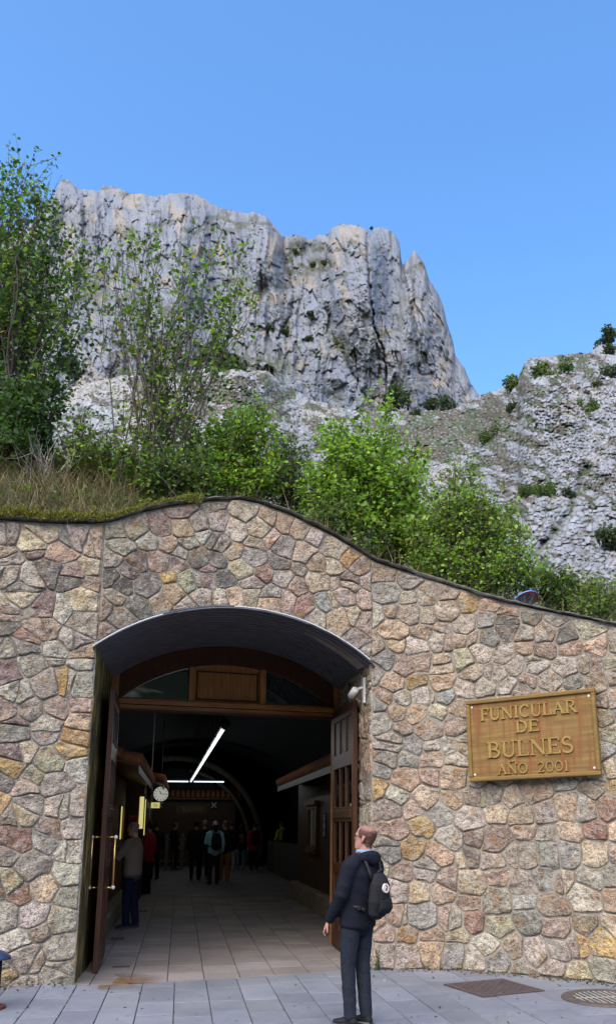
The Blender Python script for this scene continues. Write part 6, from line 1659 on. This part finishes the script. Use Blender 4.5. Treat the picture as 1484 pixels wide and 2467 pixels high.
plant('bush', 'yellow green leafy bush right of the many-stemmed young tree', 'bush', (560, 1235, 13.2),
      [(560, 1060, 85, 75, 3), (620, 1090, 50, 80, 1.6), (500, 1090, 70, 80, 1.6), (600, 1000, 50, 40, 1), (560, 1160, 90, 50, 1.6), (660, 1130, 40, 60, 1), (430, 1050, 50, 60, 1)], 84, 12, 9, 0.072, BRIGHT + BRIGHT + GREENS[:2], None, 0.014, 0.5, 0.5, 0.05, 0.7)
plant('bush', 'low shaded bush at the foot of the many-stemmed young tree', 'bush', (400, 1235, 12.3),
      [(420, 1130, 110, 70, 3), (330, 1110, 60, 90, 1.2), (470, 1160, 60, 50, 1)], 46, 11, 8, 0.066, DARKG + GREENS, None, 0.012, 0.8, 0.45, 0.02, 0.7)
plant('bush', 'scrubby dark green bush between the tall tree and the many-stemmed one', 'bush', (225, 1200, 13.0),
      [(215, 1090, 70, 75, 3), (270, 1120, 60, 70, 1.6), (190, 1040, 50, 50, 1)], 42, 11, 7, 0.066, DARKG + OLIVE + GREENS, None, 0.012, 0.7, 0.5, 0.02, 0.8)
plant('bush', 'thin twiggy olive bush between the two bright green bushes', 'bush', (690, 1265, 14.0),
      [(690, 1130, 55, 90, 3), (720, 1180, 55, 60, 1.6), (665, 1050, 35, 40, 0.6)], 44, 11, 6, 0.055, OLIVE + DARKG, None, 0.012, 0.5, 0.5, 0.02, 0.8)
plant('bush', 'large bright green bush growing over the sloping wall top', 'bush', (880, 1370, 12.6),
      [(850, 1100, 110, 90, 3.2), (940, 1130, 85, 90, 2.2), (800, 1140, 60, 90, 1.2), (890, 1230, 120, 80, 3.0), (840, 970, 45, 45, 0.55), (920, 985, 45, 40, 0.5), (985, 1190, 60, 90, 2.0), (1010, 1290, 50, 60, 1.2), (780, 1050, 40, 60, 0.7), (760, 1180, 40, 60, 1.0)], 135, 14, 11, 0.074, BRIGHT + BRIGHT + GREENS[:2], None, 0.016, 0.55, 0.5, 0.025, 0.8)
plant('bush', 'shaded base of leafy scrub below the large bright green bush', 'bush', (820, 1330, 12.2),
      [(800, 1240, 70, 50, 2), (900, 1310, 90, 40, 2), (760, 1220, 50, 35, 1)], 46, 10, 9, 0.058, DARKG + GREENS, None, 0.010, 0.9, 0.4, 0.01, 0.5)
plant('bush', 'olive green bush with reddish twigs right of the large bright bush', 'bush', (1110, 1440, 11.8),
      [(1090, 1220, 70, 70, 2.6), (1150, 1240, 80, 70, 2.6), (1120, 1320, 100, 60, 2.6), (1110, 1140, 50, 40, 0.8), (1220, 1260, 50, 60, 1.6), (1030, 1250, 60, 80, 2.2), (1050, 1340, 60, 50, 1.4)], 120, 12, 9, 0.058, GREENS + BRIGHT + OLIVE, None, 0.012, 0.5, 0.45, 0.03, 0.7)
plant('bush', 'low loose bush at the right end of the shrubs, above the wall', 'bush', (1200, 1455, 11.4),
      [(1270, 1380, 45, 40, 1.0), (1200, 1360, 70, 55, 2), (1130, 1380, 60, 40, 1.4), (1060, 1360, 60, 40, 1.2), (1240, 1310, 35, 35, 0.6)], 60, 10, 8, 0.05, GREENS + BRIGHT + BRIGHT, None, 0.010, 0.6, 0.4, 0.03, 0.5)
plant('bush', 'small green bush beside the leaning road sign', 'bush', (1330, 1480, 11.6), [(1335, 1400, 32, 45, 2), (1370, 1420, 50, 35, 1.2)], 34, 10, 9, 0.048, GREENS + DARKG, None, 0.010, 0.3, 0.35, 0.02, 0.4)
plant('bush', 'green bush on the wall top at the right edge', 'bush', (1460, 1520, 11.2), [(1450, 1440, 50, 50, 2), (1500, 1420, 50, 70, 1.5), (1410, 1460, 40, 30, 1)], 40, 10, 8, 0.048, GREENS + OLIVE, None, 0.010, 0.4, 0.35, 0.02, 0.5)
plant('dead_shrub', 'bare pale grey shrub without leaves below the tall tree', 'shrub', (120, 1190, 12.4), [(130, 1080, 55, 60, 2), (70, 1100, 50, 50, 1)], 9, 6, 0, 0.05, DARKG, None, 0.012, 0.35, 0.5, 0, 0.4, bark=simple('pale_dead_wood', (0.42, 0.39, 0.34), 0.9, 0.2, 20), barerate=1.0)

# grass, dry stalks and moss: nobody could count them
def blades(name, P, hmin, hmax, w, cols, lean=0.35, mat=None, label=None):
    n = len(P); h = (hmin + (hmax - hmin) * PR.rand(n) ** 1.6)[:, None]
    an = PR.rand(n) * 2 * np.pi; side = np.stack([np.cos(an), np.sin(an), 0 * an], 1) * w
    d = PR.normal(0, lean, (n, 3)); d[:, 2] = 1; d /= np.linalg.norm(d, axis=1, keepdims=True)
    bend = PR.normal(0, lean * 0.8, (n, 3)); bend[:, 2] = -np.abs(bend[:, 2]) * 0.6
    p1 = P + d * h * 0.55; p2 = P + (d + bend * 0.5) * h
    V = np.stack([P - side, P + side, p1 - side * 0.7, p1 + side * 0.7, p2 - side * 0.15, p2 + side * 0.15], 1).reshape(-1, 3)
    i = np.arange(n)[:, None] * 6
    Fq = np.concatenate([i + np.array([[0, 1, 3, 2]]), i + np.array([[2, 3, 5, 4]])])
    o = np_obj(name, V, Fq, mat or M_GRASS, None, False, np.repeat(cols, 6, 0)); return tag(o, label, kind='stuff')
def bank_pts(n, px0, px1, dmax, dmin=0.0, pw=1.3):
    P = []
    xs = PR.uniform(px0, px1, n); ds = dmin + (dmax - dmin) * PR.rand(n) ** pw
    for x, d in zip(xs, ds):
        Y0, z0 = wall_depth(x); k = ray(x, 1300)
        Y = Y0 + 0.36 + d; X = k[0] / k[1] * Y; P.append((X, Y, bank_z(X, Y) - 0.02))
    return np.array(P)
def gcols(n, pal, var=0.3): return (np.array(pal)[PR.randint(0, len(pal), n)] * (1 + var * PR.normal(0, 1, (n, 1))).clip(0.4, 1.7)).clip(0.01, 0.6)
STRAW = [(0.22, 0.165, 0.075), (0.15, 0.10, 0.05), (0.10, 0.07, 0.04), (0.34, 0.27, 0.14), (0.08, 0.10, 0.03), (0.06, 0.08, 0.025)]
GR = [(0.075, 0.11, 0.028), (0.10, 0.13, 0.04), (0.16, 0.15, 0.06), (0.05, 0.08, 0.02)]
n = 9000; blades('dry_grass', bank_pts(n, -80, 330, 6.0), 0.12, 0.75, 0.0055, gcols(n, STRAW), 0.45)
n = 5000; blades('grass', bank_pts(n, 200, 760, 3.0), 0.08, 0.45, 0.005, gcols(n, GR + STRAW[:2]), 0.4)
n = 9000; blades('grass', bank_pts(n, 740, 1300, 3.5), 0.10, 0.55, 0.005, gcols(n, GR + STRAW[3:4]), 0.4)
n = 9000; blades('grass', bank_pts(n, 1200, 1620, 6.0), 0.12, 0.65, 0.0055, gcols(n, GR + STRAW[3:4]), 0.4)
n = 160; blades('dry_stalk', bank_pts(n, 700, 1000, 0.8), 0.4, 0.95, 0.004, gcols(n, STRAW[3:4] + STRAW[:1]), 0.5)
n = 140; blades('dry_stalk', bank_pts(n, -60, 260, 2.5), 0.5, 1.3, 0.004, gcols(n, [(0.34, 0.29, 0.24), (0.24, 0.18, 0.14)]), 0.7)
n = 14000; P = []                                                   # carpet of low weeds so that no bare earth shows between the bushes
P = bank_pts(n, -80, 1560, 7.0, 0.2, 0.9) + np.array([0, 0, 0.05])
o = leaf_mesh('ground_cover', P + PR.normal(0, 0.05, (n, 3)), 0.085, leaf_cols(n, DARKG + OLIVE + GREENS, 0.02), None); tag(o, kind='stuff')
def moss(px0, px1, n, hi, spill):
    P = []
    for x in PR.uniform(px0, px1, n):
        for c in (C_LEFT, C_ARCH, C_RIGHT):
            h = c.hit(x, np.interp(x, _tx, _ty))
            if h: break
        if not h: continue
        dep = PR.uniform(-0.2, 0.125); z = c.top(h[0]) + 0.07 + hi * fbm(np.array([x / 14.0]), np.array([1.0]), 2)[0] * (0.4 + 0.6 * PR.rand())
        if dep > 0.06: z -= 0.02 + PR.rand() * spill
        P.append(c.at(h[0], z, dep))
    return np.array(P)
MOSS = [(0.14, 0.15, 0.017), (0.19, 0.185, 0.024), (0.09, 0.105, 0.016), (0.24, 0.215, 0.035)]
_P = moss(-80, 262, 12000, 0.16, 0.075); blades('moss', _P, 0.012, 0.04, 0.006, gcols(len(_P), MOSS), 0.5)
_P = moss(255, 450, 4500, 0.05, 0.025); blades('moss', _P, 0.010, 0.035, 0.006, gcols(len(_P), MOSS), 0.5)
_P = moss(452, 486, 900, 0.05, 0.10); blades('moss', _P, 0.012, 0.04, 0.007, gcols(len(_P), MOSS), 0.6)
n = 350; g = C_RIGHT.at(0.06, 0.02, 0.03); P = np.array([C_RIGHT.at(0.03 + 0.05 * PR.rand(), 0.01 + 0.22 * PR.rand() ** 1.5, 0.02 + 0.02 * PR.rand()) for _ in range(n)])
blades('moss', P, 0.010, 0.03, 0.005, gcols(n, [(0.06, 0.10, 0.02), (0.09, 0.13, 0.03)]), 0.5)

# leaning no-stopping sign behind the wall
Ys = wall_depth(1268)[0] + 0.75; cpt = Vector(at_depth(1266, 1446, Ys)); dcam = (Vector((0, 0, EYE)) - cpt).normalized()
rt = dcam.cross(Vector((0, 0, 1))).normalized() * -1; up2 = dcam.cross(rt); up2 = up2 if up2.z > 0 else -up2
mj = (rt * math.cos(0.42) + up2 * math.sin(0.42)).normalized(); mn = dcam.cross(mj).normalized(); mn = mn if mn.z > 0 else -mn
nn_ = (dcam * math.cos(0.95) - mn * math.sin(0.95)).normalized(); yy = nn_.cross(mj)
rs = empty('road_sign', cpt); rs.matrix_world = Matrix(((mj.x, yy.x, nn_.x, cpt.x), (mj.y, yy.y, nn_.y, cpt.y), (mj.z, yy.z, nn_.z, cpt.z), (0, 0, 0, 1)))
tag(rs, 'leaning blue road sign with a red border half hidden behind the wall top', 'road sign')
MB().tube([(0, 0, -0.012), (0, 0, 0)], 0.175, 36).build('plate', simple('sign_blue', (0.12, 0.32, 0.75), 0.4, 0.08, 5, 0.4, 0), rs)
V = []; F = []
for r, z in ((0.171, 0.003), (0.132, 0.003)):
    for k in range(36): V.append((r * math.cos(math.pi * k / 18), r * math.sin(math.pi * k / 18), z))
for k in range(36): F.append((k, (k + 1) % 36, 36 + (k + 1) % 36, 36 + k))
M_RED = simple('sign_red', (0.70, 0.07, 0.16), 0.4, 0.08, 5, 0.4, 0)
me_obj('border', V, F, M_RED, rs); MB().box((0, 0, 0.005), (0.27, 0.035, 0.004), Matrix.Rotation(0.785, 4, 'Z')).build('bar', M_RED, rs)
MB().tube([(0, -0.1, -0.04), (0, -0.9, -0.5)], 0.025, 8).build('post', simple('galvanised', (0.4, 0.4, 0.4), 0.4, 0.1, 8, 0.5, 0), rs)

# shrubs and small trees on the far rock
def far_shrub(seed, tall):
    r = np.random.RandomState(seed); n = 900; P = []
    lob = [(r.normal(0, 0.32), r.normal(0, 0.3), 0.45 + 0.5 * r.rand() * tall, 0.28 + 0.22 * r.rand()) for _ in range(7)]
    for i in range(n):
        l = lob[r.randint(7)]; u = r.normal(0, 1, 3); u /= np.linalg.norm(u); q = l[3] * r.rand() ** 0.4
        P.append((l[0] + u[0] * q, l[1] + u[1] * q, max(0.02, l[2] + u[2] * q * 0.9)))
    return np.array(P)
protos = []
for k in range(4):
    e = empty('shrub', (0, 0, 0)); P = far_shrub(k + 3, 1.0 if k % 2 else 1.5)
    m = MB(); m.tube([(0, 0, -0.4), (0.05, 0, 0.2), (0.0, 0.05, 0.7)], [0.06, 0.045, 0.02], 6); m.build('trunk', M_BARK, e)
    leaf_mesh('crown', P, 0.15, leaf_cols(len(P), [(0.05, 0.075, 0.04), (0.07, 0.095, 0.045), (0.04, 0.06, 0.035)] if k < 2 else [(0.075, 0.115, 0.04), (0.095, 0.135, 0.047)], 0.0, 0.35), e, wid=0.5); protos.append(e)
used = [False] * 4
def far_plant(px, py, rad, kind, which, label, group):
    D = float((depth_a if which == 'a' else depth_b)(np.array([float(px)]), np.array([float(py)]))[0]) * (0.93 if which == 'a' else 0.965)
    p = at_depth(px, py + rad * 0.7, D); sc = rad * D / F_ * (1.9 if which == 'b' else 1.5)
    src = protos[kind]
    if used[kind]:
        o = src.copy(); COL.objects.link(o)
        for c in src.children:
            c2 = c.copy(); COL.objects.link(c2); c2.parent = o
    else: o = src; used[kind] = True
    o.location = p; o.scale = (sc * PR.uniform(0.85, 1.15), sc, sc * PR.uniform(1.1, 1.5)); o.rotation_euler = (0, 0, PR.uniform(0, 6.28)); tag(o, label, 'shrub', group)
for px, py, r, k in ((748, 762, 11, 1), (651, 800, 14, 0), (685, 806, 11, 1), (744, 818, 9, 0), (765, 871, 9, 1), (823, 835, 13, 2), (870, 862, 11, 0), (618, 856, 10, 2), (712, 961, 16, 0), (712, 610, 8, 0), (755, 642, 9, 1), (780, 636, 8, 0), (895, 552, 6, 1)):
    far_plant(px, py, r, k, 'a', 'small dark shrub rooted on a ledge of the high grey cliff', 'shrubs on the cliff ledges')
for px, py, r, k in ((954, 978, 26, 0), (1038, 990, 15, 1), (1075, 990, 18, 0), (1000, 1002, 10, 0)):
    far_plant(px, py, r, k, 'b', {954: 'largest dark shrub at the foot of the cliff, above the bright bush', 1038: 'narrow dark shrub at the foot of the cliff, left of a rounder one', 1075: 'rounded dark shrub at the foot of the cliff, farthest right', 1000: 'smallest dark shrub at the foot of the cliff'}[px], 'shrubs at the foot of the cliff')
for px, py, r, k in ((1246, 934, 20, 2), (1326, 922, 26, 2), (1238, 996, 17, 1), (1419, 998, 19, 2), (1463, 822, 21, 0), (1467, 858, 13, 1), (1471, 914, 17, 0), (1439, 934, 11, 1), (1415, 964, 10, 0), (1178, 1064, 16, 2), (1320, 1197, 17, 3), (1370, 1197, 11, 0), (1272, 1196, 14, 3), (1471, 1330, 30, 1), (1355, 910, 12, 3)):
    far_plant(px, py, r, k, 'b', {1463: 'dark small tree on the skyline at the right edge', 1471: 'dark rounded shrub near the right edge of the rocky slope' if py < 1000 else 'broad dark shrub low on the rocky slope at the right edge'}.get(px, 'small green shrub scattered among the pale rocks of the right slope'), 'shrubs on the rocky slope')
far_plant(165, 905, 26, 1, 'b', 'dark conical shrub below the cliff, seen between the two left trees', 'shrubs at the foot of the cliff')
far_plant(560, 915, 30, 0, 'b', 'broad dark shrub below the cliff right of the many-stemmed tree', 'shrubs at the foot of the cliff')

# brown leaves and grit blown against the foot of the walls
P = []
for _ in range(420):
    c = C_RIGHT if PR.rand() < 0.75 else C_LEFT
    t = PR.uniform(0.1, 3.6) if c is C_RIGHT else PR.uniform(0.9, 2.55)
    q = c.at(t, 0.0, 0.03 + abs(PR.normal(0, 0.10))); P.append((q[0], q[1], 0.006 + lift(q[0], q[1])))
for _ in range(90): P.append((PR.uniform(-3.2, 3.0), PR.uniform(7.6, 10.2), 0.006))
P = np.array(P); nP = len(P)
PR2 = PR.rand(nP)
tag(leaf_mesh('litter', P, 0.030, gcols(nP, [(0.16, 0.09, 0.04), (0.08, 0.05, 0.03), (0.22, 0.16, 0.08), (0.06, 0.055, 0.05)]), None, M_GRASS, droop=0.0), kind='stuff')
n = 260; P = np.array([C_RIGHT.at(PR.uniform(0.3, 3.6), 0.0, 0.012 + 0.015 * PR.rand()) for _ in range(n)])
blades('weeds', P, 0.012, 0.06, 0.004, gcols(n, GR), 0.5)
